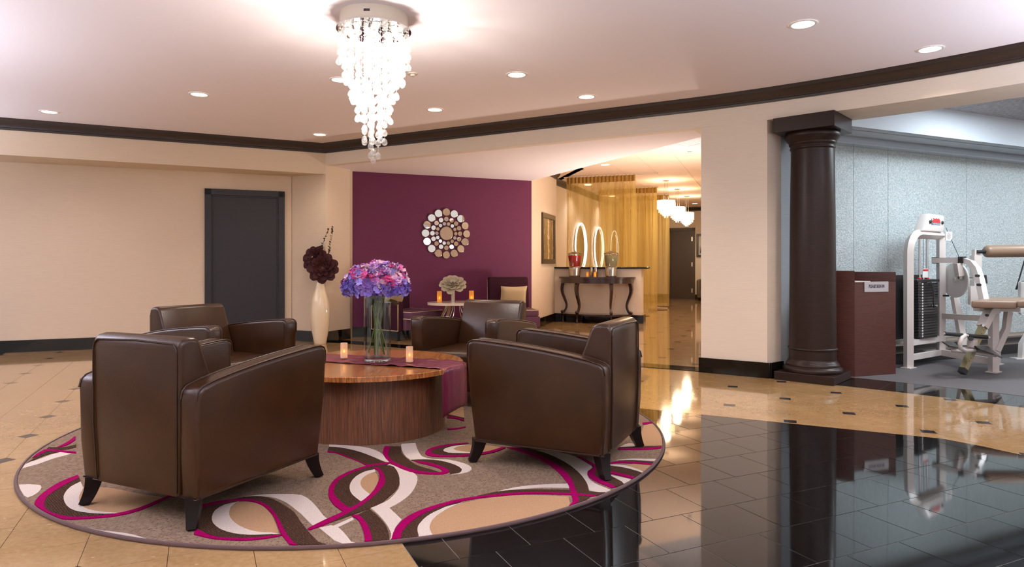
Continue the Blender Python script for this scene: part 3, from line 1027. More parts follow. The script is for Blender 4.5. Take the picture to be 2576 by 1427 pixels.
# ---------------------------------------------------------------- rug
RUG = [
('t',[(-1193,-1258),(-1161,-1322),(-1131,-1380),(-1108,-1421),(-1085,-1456),(-1056,-1495),(-1025,-1529),(-996,-1554),(-965,-1573),(-926,-1590),(-883,-1603),(-835,-1612),(-793,-1616),(-765,-1599),(-757,-1577),(-750,-1547),(-737,-1512),(-724,-1475),(-715,-1442),(-706,-1409),(-754,-1394),(-802,-1379),(-854,-1360),(-915,-1333),(-979,-1303),(-1040,-1279),(-1093,-1267),(-1143,-1262),(-1193,-1258)]),
('t',[(-330,-1475),(-292,-1471),(-260,-1478),(-224,-1493),(-188,-1524),(-152,-1565),(-118,-1614),(-87,-1666),(-61,-1715),(-38,-1761),(-19,-1802),(-1,-1842),(-32,-1842),(-63,-1838),(-97,-1829),(-131,-1813),(-166,-1789),(-200,-1761),(-230,-1730),(-256,-1698),(-277,-1667),(-296,-1633),(-313,-1590),(-326,-1547),(-329,-1510),(-330,-1475)]),
('t',[(239,-1030),(217,-1043),(205,-1065),(196,-1095),(191,-1132),(192,-1171),(198,-1208),(209,-1243),(224,-1277),(243,-1313),(269,-1356),(297,-1401),(300,-1373),(304,-1345),(305,-1313),(302,-1275),(296,-1234),(289,-1196),(282,-1160),(274,-1126),(265,-1095),(257,-1071),(248,-1050),(239,-1030)]),
('t',[(713,-479),(690,-487),(667,-500),(641,-526),(624,-555),(623,-580),(637,-603),(667,-621),(704,-636),(735,-651),(770,-655),(821,-631),(870,-596),(896,-565),(916,-535),(884,-517),(852,-499),(819,-486),(784,-480),(749,-479),(713,-479)]),
('t',[(646,-1861),(636,-1829),(624,-1781),(622,-1734),(629,-1686),(645,-1635),(670,-1584),(703,-1533),(748,-1485),(815,-1444),(892,-1412),(962,-1390),(1041,-1380),(1142,-1387),(1250,-1401),(1251,-1522),(1219,-1547),(1187,-1572),(1152,-1598),(1111,-1627),(1067,-1656),(1023,-1684),(979,-1709),(936,-1733),(893,-1756),(850,-1777),(808,-1797),(766,-1815),(726,-1831),(686,-1847),(646,-1861)]),
('t',[(1898,23),(1941,60),(1968,96),(1970,10),(1967,-111),(1957,-227),(1944,-319),(1928,-403),(1909,-488),(1776,-500),(1787,-425),(1799,-351),(1815,-270),(1840,-177),(1869,-77),(1898,23)]),
('t',[(481,543),(594,627),(627,257),(499,347)]),
('t',[(1611,-905),(1626,-891),(1661,-871),(1692,-877),(1729,-891),(1753,-899),(1733,-938),(1711,-976),(1698,-999),(1675,-985),(1643,-945),(1611,-905)]),
('w',[(-1256,-1182),(-1258,-1218),(-1256,-1258),(-1241,-1309),(-1219,-1360),(-1198,-1399),(-1172,-1438),(-1136,-1484),(-1096,-1529),(-1057,-1564),(-1017,-1591),(-976,-1608),(-935,-1620),(-894,-1627),(-854,-1630),(-821,-1627),(-790,-1621),(-838,-1611),(-883,-1603),(-926,-1590),(-965,-1573),(-996,-1554),(-1025,-1529),(-1056,-1495),(-1085,-1456),(-1109,-1420),(-1131,-1380),(-1155,-1331),(-1179,-1279)]),
('w',[(-1726,-642),(-1740,-678),(-1746,-700),(-1749,-729),(-1750,-763),(-1752,-792),(-1757,-813),(-1767,-845),(-1768,-869),(-1719,-962),(-1711,-936),(-1700,-909),(-1690,-880),(-1685,-847),(-1681,-812),(-1675,-777),(-1664,-743),(-1650,-709),(-1637,-674)]),
('w',[(-1540,-1229),(-1491,-1224),(-1457,-1230),(-1435,-1234),(-1416,-1246),(-1393,-1274),(-1373,-1310),(-1359,-1349),(-1352,-1387),(-1358,-1419),(-1403,-1383),(-1435,-1349),(-1467,-1315),(-1493,-1286),(-1511,-1264),(-1526,-1246),(-1540,-1229)]),
('w',[(-832,-1786),(-795,-1802),(-774,-1811),(-748,-1818),(-719,-1824),(-689,-1831),(-658,-1839),(-626,-1849),(-594,-1862),(-560,-1879),(-525,-1898),(-493,-1907),(-470,-1913),(-432,-1922),(-452,-1917),(-472,-1913),(-494,-1907),(-523,-1899),(-554,-1890),(-587,-1881),(-619,-1870),(-652,-1859),(-685,-1847),(-718,-1835),(-750,-1822),(-778,-1810),(-799,-1801),(-832,-1786)]),
('w',[(-318,-1471),(-344,-1489),(-367,-1511),(-378,-1544),(-381,-1582),(-373,-1624),(-359,-1666),(-342,-1703),(-321,-1738),(-291,-1774),(-258,-1806),(-223,-1829),(-188,-1847),(-152,-1858),(-117,-1864),(-85,-1864),(-55,-1861),(-25,-1856),(5,-1850),(-33,-1837),(-64,-1835),(-97,-1827),(-131,-1813),(-166,-1789),(-200,-1761),(-230,-1730),(-256,-1698),(-277,-1667),(-296,-1633),(-313,-1590),(-326,-1547),(-328,-1512),(-327,-1479)]),
('w',[(-319,-1403),(-278,-1387),(-236,-1374),(-186,-1369),(-135,-1370),(-90,-1371),(-49,-1384),(-12,-1419),(23,-1466),(55,-1515),(85,-1565),(110,-1609),(134,-1650),(158,-1683),(183,-1714),(127,-1773),(95,-1728),(63,-1682),(32,-1637),(-3,-1591),(-46,-1536),(-90,-1484),(-129,-1448),(-164,-1422),(-195,-1409),(-225,-1403),(-257,-1404),(-291,-1407)]),
('w',[(154,-1789),(179,-1771),(199,-1760),(235,-1784),(256,-1813),(277,-1846),(301,-1887),(325,-1931),(343,-1940),(294,-1948),(253,-1917),(230,-1886),(205,-1854),(180,-1821),(154,-1789)]),
('w',[(224,-976),(200,-994),(178,-1016),(162,-1052),(150,-1095),(145,-1144),(146,-1196),(152,-1243),(163,-1290),(177,-1334),(198,-1380),(230,-1430),(266,-1481),(300,-1401),(271,-1356),(243,-1313),(223,-1277),(209,-1243),(198,-1208),(192,-1171),(191,-1132),(196,-1095),(205,-1066),(217,-1043),(237,-1016)]),
('w',[(286,-877),(323,-912),(359,-948),(396,-982),(429,-1016),(455,-1052),(474,-1095),(484,-1154),(488,-1220),(487,-1290),(481,-1358),(469,-1414),(453,-1465),(433,-1511),(411,-1555),(491,-1695),(486,-1727),(481,-1760),(478,-1798),(481,-1842),(487,-1890),(478,-1911),(477,-1878),(471,-1846),(461,-1814),(448,-1781),(433,-1747),(416,-1711),(397,-1675),(378,-1640),(360,-1610),(343,-1583),(325,-1555),(358,-1505),(375,-1480),(390,-1444),(403,-1371),(409,-1290),(404,-1229),(393,-1171),(378,-1106),(358,-1043),(337,-984),(314,-934),(292,-905),(270,-882)]),
('w',[(-163,-475),(-122,-480),(-82,-485),(-43,-493),(-3,-504),(35,-517),(72,-535),(105,-557),(135,-583),(163,-613),(188,-647),(210,-686),(231,-726),(252,-766),(271,-806),(290,-847),(252,-833),(224,-803),(196,-772),(166,-738),(135,-703),(101,-668),(62,-633),(19,-598),(-24,-569),(-66,-551),(-107,-539),(-148,-528)]),
('w',[(287,-457),(371,-439),(383,-498),(398,-562),(421,-648),(448,-726),(481,-763),(518,-781),(562,-787),(609,-794),(658,-824),(702,-862),(732,-898),(750,-934),(756,-970),(750,-1003),(733,-1029),(708,-1048),(680,-1057),(651,-1062),(691,-1043),(700,-1010),(702,-976),(683,-934),(653,-891),(612,-851),(567,-818),(521,-800),(475,-794),(435,-805),(397,-803),(361,-743),(330,-662),(307,-579),(288,-493)]),
('w',[(708,-475),(667,-485),(628,-500),(593,-529),(568,-562),(560,-589),(563,-613),(573,-636),(595,-655),(638,-668),(689,-675),(735,-673),(780,-668),(748,-649),(727,-643),(704,-636),(680,-626),(656,-615),(637,-603),(622,-572),(634,-536),(650,-516),(667,-500),(697,-484),(713,-479)]),
('w',[(1094,-596),(1170,-608),(1241,-629),(1302,-679),(1351,-741),(1385,-812),(1407,-877),(1421,-909),(1422,-934),(1406,-972),(1387,-1016),(1379,-1068),(1380,-1121),(1388,-1170),(1408,-1220),(1444,-1272),(1471,-1310),(1453,-1330),(1436,-1349),(1416,-1366),(1389,-1340),(1361,-1313),(1362,-1271),(1363,-1229),(1360,-1183),(1354,-1131),(1346,-1075),(1333,-1016),(1319,-958),(1302,-898),(1272,-833),(1221,-758),(1158,-677),(1094,-596)]),
('w',[(1485,-1062),(1508,-1077),(1530,-1091),(1552,-1108),(1575,-1128),(1599,-1149),(1580,-1177),(1562,-1200),(1549,-1217),(1526,-1171),(1512,-1138),(1499,-1100),(1485,-1062)]),
('w',[(1524,-882),(1553,-887),(1582,-891),(1611,-905),(1640,-936),(1668,-976),(1690,-1012),(1668,-1048),(1654,-1025),(1628,-994),(1601,-967),(1572,-948),(1543,-934),(1514,-920)]),
('w',[(1575,-803),(1608,-792),(1641,-781),(1678,-775),(1722,-776),(1770,-782),(1808,-783),(1792,-818),(1760,-816),(1715,-808),(1673,-803),(1638,-801),(1607,-802),(1575,-803)]),
('w',[(1643,-521),(1665,-492),(1686,-463),(1709,-446),(1732,-449),(1756,-464),(1780,-479),(1772,-521),(1641,-535)]),
('w',[(591,-1879),(580,-1830),(575,-1798),(573,-1770),(575,-1746),(580,-1721),(586,-1692),(596,-1661),(609,-1631),(625,-1601),(644,-1572),(666,-1545),(692,-1522),(720,-1502),(747,-1481),(714,-1515),(699,-1537),(684,-1559),(670,-1584),(656,-1613),(642,-1644),(632,-1677),(625,-1711),(623,-1746),(624,-1781),(631,-1814),(641,-1846),(646,-1861)]),
('w',[(875,-1369),(891,-1350),(906,-1332),(927,-1313),(957,-1293),(992,-1272),(1028,-1255),(1064,-1243),(1100,-1234),(1139,-1227),(1180,-1222),(1223,-1218),(1266,-1215),(1268,-1279),(1224,-1275),(1179,-1272),(1137,-1272),(1098,-1276),(1062,-1285),(1027,-1295),(992,-1307),(957,-1321),(928,-1335),(907,-1350),(891,-1365),(876,-1380)]),
('w',[(1360,-1423),(1384,-1402),(1336,-1448)]),
('w',[(208,-1767),(268,-1673),(281,-1695),(226,-1794)]),
('d',[(-1302,-1122),(-1301,-1190),(-1298,-1258),(-1290,-1327),(-1277,-1390),(-1259,-1436),(-1238,-1475),(-1217,-1508),(-1194,-1538),(-1167,-1568),(-1134,-1596),(-1094,-1623),(-1049,-1646),(-1002,-1662),(-953,-1669),(-907,-1666),(-864,-1654),(-823,-1636),(-789,-1613),(-764,-1587),(-743,-1559),(-755,-1577),(-765,-1599),(-791,-1620),(-819,-1626),(-854,-1630),(-893,-1627),(-935,-1620),(-976,-1608),(-1017,-1591),(-1057,-1564),(-1096,-1529),(-1136,-1484),(-1172,-1438),(-1198,-1399),(-1219,-1360),(-1241,-1309),(-1256,-1258),(-1258,-1218),(-1256,-1182)]),
('d',[(-1868,-536),(-1835,-539),(-1802,-541),(-1775,-536),(-1759,-520),(-1750,-497),(-1741,-474),(-1700,-536),(-1710,-556),(-1721,-576),(-1739,-590),(-1770,-594),(-1810,-592),(-1850,-590)]),
('d',[(-1822,-629),(-1814,-671),(-1805,-713),(-1796,-756),(-1784,-799),(-1772,-842),(-1759,-885),(-1762,-857),(-1764,-836),(-1768,-802),(-1772,-760),(-1773,-725),(-1771,-701),(-1759,-668),(-1738,-650),(-1726,-642)]),
('d',[(-364,-1471),(-393,-1491),(-419,-1511),(-439,-1534),(-449,-1565),(-441,-1613),(-424,-1666),(-406,-1716),(-385,-1761),(-363,-1789),(-337,-1813),(-300,-1844),(-258,-1871),(-218,-1889),(-177,-1899),(-136,-1902),(-98,-1899),(-65,-1892),(-35,-1882),(-8,-1872),(18,-1861),(-25,-1856),(-55,-1861),(-85,-1864),(-117,-1864),(-152,-1858),(-188,-1847),(-223,-1829),(-258,-1806),(-291,-1774),(-321,-1738),(-342,-1703),(-359,-1666),(-373,-1624),(-381,-1582),(-378,-1544),(-367,-1511),(-344,-1489),(-318,-1471)]),
('d',[(-347,-1434),(-327,-1419),(-304,-1407),(-273,-1401),(-238,-1403),(-202,-1419),(-162,-1447),(-116,-1491),(-71,-1538),(-37,-1577),(-7,-1616),(22,-1665),(49,-1714),(73,-1753),(97,-1791),(123,-1832),(153,-1878),(193,-1934),(232,-1956),(142,-1965),(100,-1947),(68,-1902),(34,-1850),(1,-1790),(-31,-1730),(-58,-1680),(-86,-1633),(-121,-1579),(-158,-1529),(-197,-1493),(-235,-1466),(-270,-1449),(-305,-1438)]),
('d',[(287,-882),(238,-903),(193,-928),(157,-969),(128,-1016),(104,-1068),(87,-1121),(78,-1170),(77,-1220),(83,-1273),(94,-1324),(108,-1369),(127,-1412),(155,-1460),(185,-1505),(211,-1539),(236,-1568),(266,-1481),(230,-1430),(198,-1380),(177,-1334),(163,-1290),(152,-1243),(146,-1196),(145,-1144),(150,-1095),(162,-1052),(178,-1016),(200,-994),(224,-976)]),
('d',[(245,-934),(259,-916),(297,-909),(322,-934),(348,-996),(371,-1069),(387,-1135),(397,-1196),(401,-1244),(401,-1290),(394,-1345),(383,-1401),(371,-1457),(358,-1505),(344,-1531),(325,-1555),(300,-1590),(260,-1640),(194,-1722),(119,-1814),(164,-1764),(185,-1731),(205,-1695),(225,-1649),(244,-1603),(261,-1566),(276,-1525),(293,-1464),(308,-1401),(316,-1355),(320,-1313),(325,-1265),(326,-1220),(322,-1184),(313,-1146),(300,-1096),(284,-1043),(263,-995),(240,-948)]),
('d',[(-148,-528),(-126,-532),(-104,-535),(-77,-545),(-44,-562),(-6,-585),(33,-613),(73,-647),(113,-687),(150,-726),(185,-765),(217,-803),(243,-833),(259,-848),(279,-862),(187,-900),(164,-886),(146,-871),(118,-841),(85,-803),(51,-766),(19,-733),(-13,-701),(-45,-672),(-75,-647),(-106,-627),(-136,-606)]),
('d',[(226,-521),(233,-601),(243,-678),(258,-743),(282,-803),(318,-859),(362,-911),(406,-957),(451,-995),(493,-1019),(532,-1033),(562,-1035),(590,-1033),(543,-989),(510,-963),(477,-936),(447,-905),(421,-869),(398,-829),(377,-787),(356,-747),(337,-705),(320,-662),(309,-616),(301,-568),(292,-521)]),
('d',[(397,-803),(435,-796),(475,-794),(521,-800),(567,-818),(612,-851),(653,-891),(683,-934),(702,-976),(702,-1014),(691,-1043),(671,-1053),(646,-1056),(637,-1016),(630,-997),(623,-977),(611,-956),(591,-932),(565,-906),(539,-882),(513,-863),(486,-845),(463,-833),(432,-825),(418,-824)]),
('d',[(707,-457),(657,-473),(609,-493),(560,-526),(521,-562),(499,-593),(490,-622),(493,-652),(506,-678),(529,-698),(564,-710),(616,-713),(673,-707),(723,-690),(771,-668),(688,-668),(655,-665),(622,-662),(595,-655),(569,-628),(560,-597),(568,-562),(583,-541),(605,-518),(628,-500),(653,-489),(681,-482),(708,-475)]),
('d',[(991,-545),(1047,-597),(1102,-655),(1155,-733),(1202,-818),(1236,-904),(1260,-989),(1277,-1069),(1288,-1146),(1293,-1220),(1294,-1290),(1296,-1357),(1297,-1423),(1281,-1497),(1347,-1437),(1357,-1381),(1358,-1313),(1359,-1243),(1358,-1171),(1349,-1096),(1333,-1016),(1307,-926),(1272,-833),(1227,-743),(1175,-662),(1118,-600),(1058,-545)]),
('d',[(1437,-989),(1429,-1017),(1422,-1044),(1418,-1069),(1420,-1091),(1426,-1111),(1435,-1134),(1447,-1161),(1463,-1191),(1479,-1220),(1494,-1244),(1509,-1266),(1549,-1217),(1544,-1183),(1531,-1156),(1517,-1124),(1505,-1095),(1497,-1076),(1488,-1043),(1490,-1018),(1495,-990),(1500,-962)]),
('d',[(1512,-905),(1543,-920),(1573,-934),(1603,-953),(1632,-980),(1660,-1012),(1676,-1036),(1629,-1108),(1608,-1088),(1575,-1059),(1548,-1035),(1527,-1017),(1512,-1003),(1496,-989)]),
('d',[(1586,-818),(1613,-813),(1640,-808),(1672,-809),(1711,-818),(1754,-833),(1782,-840),(1768,-868),(1744,-864),(1703,-851),(1666,-841),(1635,-837),(1607,-835),(1580,-833)]),
('d',[(1641,-535),(1684,-530),(1727,-525),(1772,-521),(1819,-518),(1869,-516),(1903,-510),(1895,-537),(1861,-549),(1812,-557),(1764,-562),(1718,-564),(1672,-563),(1627,-562)]),
('d',[(519,-1900),(518,-1878),(516,-1845),(519,-1806),(530,-1756),(547,-1703),(569,-1653),(595,-1607),(622,-1572),(652,-1541),(691,-1511),(733,-1481),(666,-1545),(646,-1574),(626,-1602),(609,-1631),(596,-1661),(586,-1692),(580,-1721),(575,-1746),(573,-1770),(575,-1798),(580,-1830),(589,-1866),(591,-1879)]),
('d',[(809,-1397),(848,-1372),(888,-1346),(928,-1327),(965,-1315),(1002,-1309),(1043,-1306),(1093,-1305),(1147,-1306),(1197,-1308),(1237,-1310),(1272,-1312),(1311,-1317),(1357,-1330),(1405,-1346),(1438,-1347),(1396,-1390),(1346,-1380),(1313,-1371),(1276,-1364),(1237,-1358),(1194,-1353),(1145,-1349),(1094,-1346),(1042,-1347),(989,-1355),(936,-1367),(891,-1380),(858,-1390),(834,-1400),(809,-1410)]),
('d',[(321,-1568),(338,-1595),(356,-1621),(373,-1649),(391,-1681),(410,-1714),(426,-1747),(440,-1780),(451,-1814),(461,-1846),(469,-1878),(475,-1908),(407,-1927),(403,-1904),(397,-1878),(387,-1847),(375,-1813),(363,-1781),(351,-1753),(339,-1727),(326,-1703),(314,-1681),(301,-1661),(288,-1640)]),
('d',[(492,367),(628,242),(632,179),(499,291)]),
('m',[(-1339,-1075),(-1350,-1132),(-1356,-1193),(-1348,-1267),(-1332,-1340),(-1314,-1402),(-1292,-1456),(-1265,-1504),(-1227,-1541),(-1178,-1579),(-1127,-1616),(-1081,-1647),(-1038,-1674),(-1002,-1694),(-960,-1697),(-910,-1690),(-861,-1679),(-820,-1669),(-784,-1653),(-752,-1626),(-726,-1591),(-708,-1546),(-697,-1502),(-692,-1475),(-686,-1447),(-673,-1405),(-657,-1360),(-667,-1340),(-684,-1382),(-699,-1422),(-711,-1459),(-721,-1493),(-732,-1526),(-745,-1556),(-764,-1586),(-789,-1613),(-823,-1636),(-864,-1654),(-907,-1666),(-953,-1669),(-1002,-1662),(-1049,-1646),(-1094,-1623),(-1134,-1596),(-1167,-1568),(-1194,-1538),(-1217,-1508),(-1238,-1475),(-1259,-1436),(-1277,-1390),(-1290,-1327),(-1298,-1258),(-1301,-1190),(-1302,-1122)]),
('m',[(-1878,-271),(-1865,-314),(-1852,-356),(-1840,-395),(-1832,-432),(-1826,-466),(-1821,-495),(-1819,-515),(-1817,-543),(-1799,-533),(-1788,-502),(-1789,-480),(-1793,-455),(-1797,-431),(-1803,-409),(-1809,-388),(-1816,-366)]),
('m',[(-1861,-593),(-1841,-586),(-1795,-593),(-1758,-603),(-1723,-613),(-1693,-621),(-1664,-628),(-1635,-636),(-1614,-668),(-1643,-661),(-1672,-653),(-1701,-646),(-1735,-638),(-1770,-631),(-1797,-626),(-1822,-629)]),
('m',[(-1854,-603),(-1849,-630),(-1844,-657),(-1838,-684),(-1829,-710),(-1818,-736),(-1807,-762),(-1804,-734),(-1804,-700),(-1809,-678),(-1815,-654),(-1822,-629)]),
('m',[(-348,-1857),(-329,-1867),(-307,-1878),(-274,-1893),(-237,-1906),(-198,-1913),(-158,-1917),(-123,-1919),(-91,-1917),(-59,-1910),(-29,-1899),(-2,-1886),(24,-1871),(-9,-1869),(-36,-1881),(-66,-1891),(-98,-1898),(-132,-1899),(-166,-1898),(-203,-1894),(-240,-1885),(-277,-1866),(-312,-1842),(-340,-1820),(-367,-1798)]),
('m',[(-473,-1520),(-450,-1499),(-427,-1479),(-401,-1464),(-372,-1453),(-340,-1442),(-305,-1438),(-270,-1447),(-235,-1466),(-197,-1493),(-158,-1529),(-121,-1579),(-86,-1633),(-58,-1680),(-31,-1730),(1,-1790),(34,-1850),(68,-1902),(100,-1947),(123,-1966),(84,-1960),(58,-1920),(30,-1879),(3,-1835),(-23,-1783),(-49,-1730),(-74,-1681),(-102,-1633),(-138,-1583),(-175,-1538),(-205,-1507),(-234,-1484),(-264,-1469),(-295,-1462),(-329,-1467),(-361,-1479),(-391,-1495),(-417,-1515),(-438,-1535),(-456,-1556)]),
('m',[(108,-1798),(130,-1750),(153,-1703),(178,-1661),(200,-1622),(217,-1590),(233,-1555),(254,-1503),(272,-1444),(284,-1380),(290,-1313),(289,-1240),(284,-1171),(278,-1116),(268,-1069),(255,-1025),(240,-989),(224,-970),(207,-956),(240,-948),(263,-995),(284,-1043),(300,-1096),(313,-1146),(322,-1184),(326,-1220),(325,-1265),(320,-1313),(316,-1355),(308,-1401),(293,-1464),(276,-1525),(261,-1566),(244,-1603),(225,-1649),(205,-1695),(185,-1732),(164,-1764),(142,-1790),(119,-1814)]),
('m',[(285,-847),(239,-867),(194,-891),(154,-929),(118,-976),(87,-1031),(63,-1090),(52,-1149),(50,-1208),(55,-1266),(66,-1324),(81,-1380),(101,-1433),(127,-1486),(156,-1535),(187,-1575),(219,-1612),(235,-1565),(210,-1537),(185,-1505),(155,-1460),(127,-1412),(108,-1369),(94,-1324),(83,-1273),(77,-1220),(78,-1170),(87,-1121),(104,-1068),(128,-1016),(157,-969),(193,-928),(238,-903),(287,-882)]),
('m',[(-134,-613),(-104,-633),(-74,-654),(-43,-678),(-11,-707),(21,-739),(53,-772),(86,-809),(120,-847),(147,-877),(165,-892),(188,-905),(175,-925),(152,-894),(128,-863),(102,-833),(73,-802),(40,-771),(9,-741),(-21,-712),(-49,-683),(-75,-662),(-94,-652),(-127,-646)]),
('m',[(192,-521),(197,-583),(204,-646),(221,-708),(245,-772),(277,-839),(317,-905),(368,-969),(422,-1022),(471,-1049),(519,-1062),(564,-1068),(602,-1064),(626,-1047),(637,-1022),(631,-991),(611,-956),(578,-918),(539,-882),(499,-853),(463,-833),(438,-826),(418,-824),(459,-866),(497,-891),(533,-920),(564,-948),(584,-973),(596,-995),(596,-1027),(569,-1034),(532,-1033),(493,-1019),(451,-995),(406,-957),(362,-911),(318,-859),(282,-803),(258,-743),(243,-678),(233,-601),(226,-521)]),
('m',[(700,-432),(637,-452),(578,-475),(528,-507),(490,-545),(468,-586),(459,-629),(461,-673),(478,-710),(511,-733),(559,-744),(624,-743),(693,-732),(754,-716),(809,-694),(853,-664),(889,-629),(916,-588),(939,-545),(916,-535),(885,-575),(852,-613),(813,-643),(771,-668),(724,-691),(673,-707),(616,-713),(564,-710),(529,-698),(506,-678),(493,-652),(490,-622),(499,-593),(521,-562),(560,-526),(609,-493),(657,-473),(707,-457)]),
('m',[(944,-545),(1000,-600),(1055,-662),(1109,-743),(1158,-833),(1195,-924),(1224,-1016),(1246,-1110),(1260,-1196),(1265,-1259),(1265,-1313),(1267,-1367),(1267,-1423),(1263,-1485),(1242,-1529),(1267,-1508),(1292,-1478),(1297,-1423),(1297,-1359),(1294,-1290),(1293,-1220),(1288,-1146),(1277,-1069),(1260,-989),(1236,-904),(1202,-818),(1155,-733),(1102,-655),(1047,-597),(991,-545)]),
('m',[(1351,-741),(1398,-845),(1431,-934),(1418,-976),(1393,-1003),(1384,-1035),(1381,-1069),(1386,-1113),(1399,-1159),(1424,-1202),(1452,-1243),(1477,-1282),(1505,-1272),(1479,-1220),(1455,-1176),(1435,-1134),(1423,-1101),(1418,-1069),(1425,-1028),(1437,-989),(1455,-972),(1460,-939),(1426,-850),(1378,-741)]),
('m',[(1494,-1003),(1527,-1023),(1547,-1038),(1573,-1061),(1603,-1088),(1626,-1112),(1608,-1138),(1592,-1122),(1565,-1098),(1541,-1077),(1522,-1062),(1505,-1050),(1489,-1038)]),
('m',[(1527,-862),(1560,-840),(1580,-833),(1605,-832),(1634,-835),(1666,-841),(1702,-851),(1742,-864),(1768,-870),(1753,-899),(1730,-893),(1694,-880),(1661,-871),(1629,-865),(1600,-862),(1575,-862),(1555,-867),(1524,-885)]),
('m',[(1627,-562),(1672,-564),(1717,-565),(1764,-562),(1813,-551),(1865,-536),(1901,-517),(1889,-557),(1855,-575),(1806,-588),(1757,-596),(1710,-597),(1664,-593),(1618,-589)]),
('m',[(1901,91),(1966,120),(1969,75),(1896,41)]),
('m',[(484,-1910),(483,-1890),(480,-1846),(483,-1781),(494,-1712),(515,-1655),(546,-1603),(590,-1552),(641,-1505),(689,-1467),(744,-1433),(814,-1404),(891,-1380),(966,-1359),(1042,-1347),(1120,-1347),(1194,-1353),(1257,-1359),(1313,-1369),(1362,-1384),(1396,-1390),(1358,-1407),(1311,-1393),(1255,-1382),(1192,-1375),(1119,-1370),(1041,-1371),(964,-1386),(891,-1406),(834,-1422),(782,-1444),(728,-1476),(678,-1515),(630,-1562),(589,-1612),(561,-1662),(541,-1712),(526,-1765),(517,-1814),(516,-1849),(518,-1878),(521,-1900),(519,-1900)]),
('m',[(259,-1649),(274,-1669),(290,-1688),(305,-1712),(320,-1744),(334,-1779),(347,-1814),(358,-1848),(368,-1881),(375,-1909),(379,-1930),(407,-1927),(403,-1904),(397,-1878),(387,-1847),(375,-1813),(363,-1781),(351,-1753),(339,-1727),(326,-1703),(314,-1681),(301,-1661),(288,-1640)]),
('m',[(455,743),(589,696),(593,638),(471,582)]),
('m',[(498,296),(520,288),(542,281),(564,267),(586,243),(609,214),(632,184),(635,142),(612,169),(590,197),(568,218),(546,228),(525,233),(504,237)]),
('m',[(535,-78),(572,-72),(592,-65),(613,-50),(635,-31),(657,-13),(659,-43),(637,-62),(615,-80),(594,-95),(575,-102),(538,-107)])]

rug = MB().lathe([(1.978, .0), (1.978, .010), (0, .010)], 160).build('rug', 'rug_g')
rug.location = (RUGC.x, RUGC.y, .001)
tag(rug, 'large round taupe rug with looping magenta, brown and ivory ribbons', 'rug')
MB().tube([(1.982 * math.cos(2 * math.pi * i / 120), 1.982 * math.sin(2 * math.pi * i / 120), .007) for i in range(120)], .009, 6, closed=True).build('binding', 'rug_e', rug, smooth=60, label='dark mauve bound edge')
KIND = {'t': ('tan_field', 'rug_t', .0112), 'w': ('ivory_band', 'rug_w', .0122), 'd': ('brown_band', 'rug_d', .0131), 'm': ('magenta_line', 'rug_m', .0140)}


def rug_piece(kind, poly, dz):
    nm, m_, z = KIND[kind]
    b = bmesh.new()
    vs = [b.verts.new((x, y, z + dz)) for x, y in poly]
    es = [b.edges.new((vs[i], vs[(i + 1) % len(vs)])) for i in range(len(vs))]
    bmesh.ops.remove_doubles(b, verts=b.verts[:], dist=.004)
    es = b.edges[:]
    bmesh.ops.triangle_fill(b, use_beauty=True, use_dissolve=False, edges=es, normal=(0, 0, 1))
    for f in b.faces:
        if f.normal.z < 0:
            f.normal_flip()
    ex = bmesh.ops.extrude_face_region(b, geom=b.faces[:])
    low = [g for g in ex['geom'] if isinstance(g, bmesh.types.BMVert)]
    # the copy becomes the underside
    for v in low:
        v.co.z = .0095
    bmesh.ops.recalc_face_normals(b, faces=b.faces[:])
    return MB().bm(b).build(nm, m_, rug)


for i, (kd, poly) in enumerate(RUG):
    rug_piece(kd, [(x / 1000, y / 1000) for x, y in poly], i * 8e-6)
    if min(y for x, y in poly) < -900 and kd in 'wdm':
        # the weave repeats turned half round on the far side
        rug_piece(kd, [(-x / 1000, -y / 1000) for x, y in poly], i * 8e-6)

# ---------------------------------------------------------------- armchairs
def chair_warp(co):
    t = max(0.0, min(1.0, co.z / .5))
    k_ = .955 + .045 * t * t * (3 - 2 * t)
    return Vector((co.x * k_, co.y, co.z))


ARM = [(-.385, .125), (-.398, .30), (-.40, .55), (-.392, .585), (-.37, .605), (-.30, .624), (-.18, .645), (-.05, .663), (.10, .680), (.24, .692), (.335, .699),
       (.375, .698), (.400, .688), (.412, .668), (.411, .60), (.402, .45), (.388, .30), (.368, .125)]


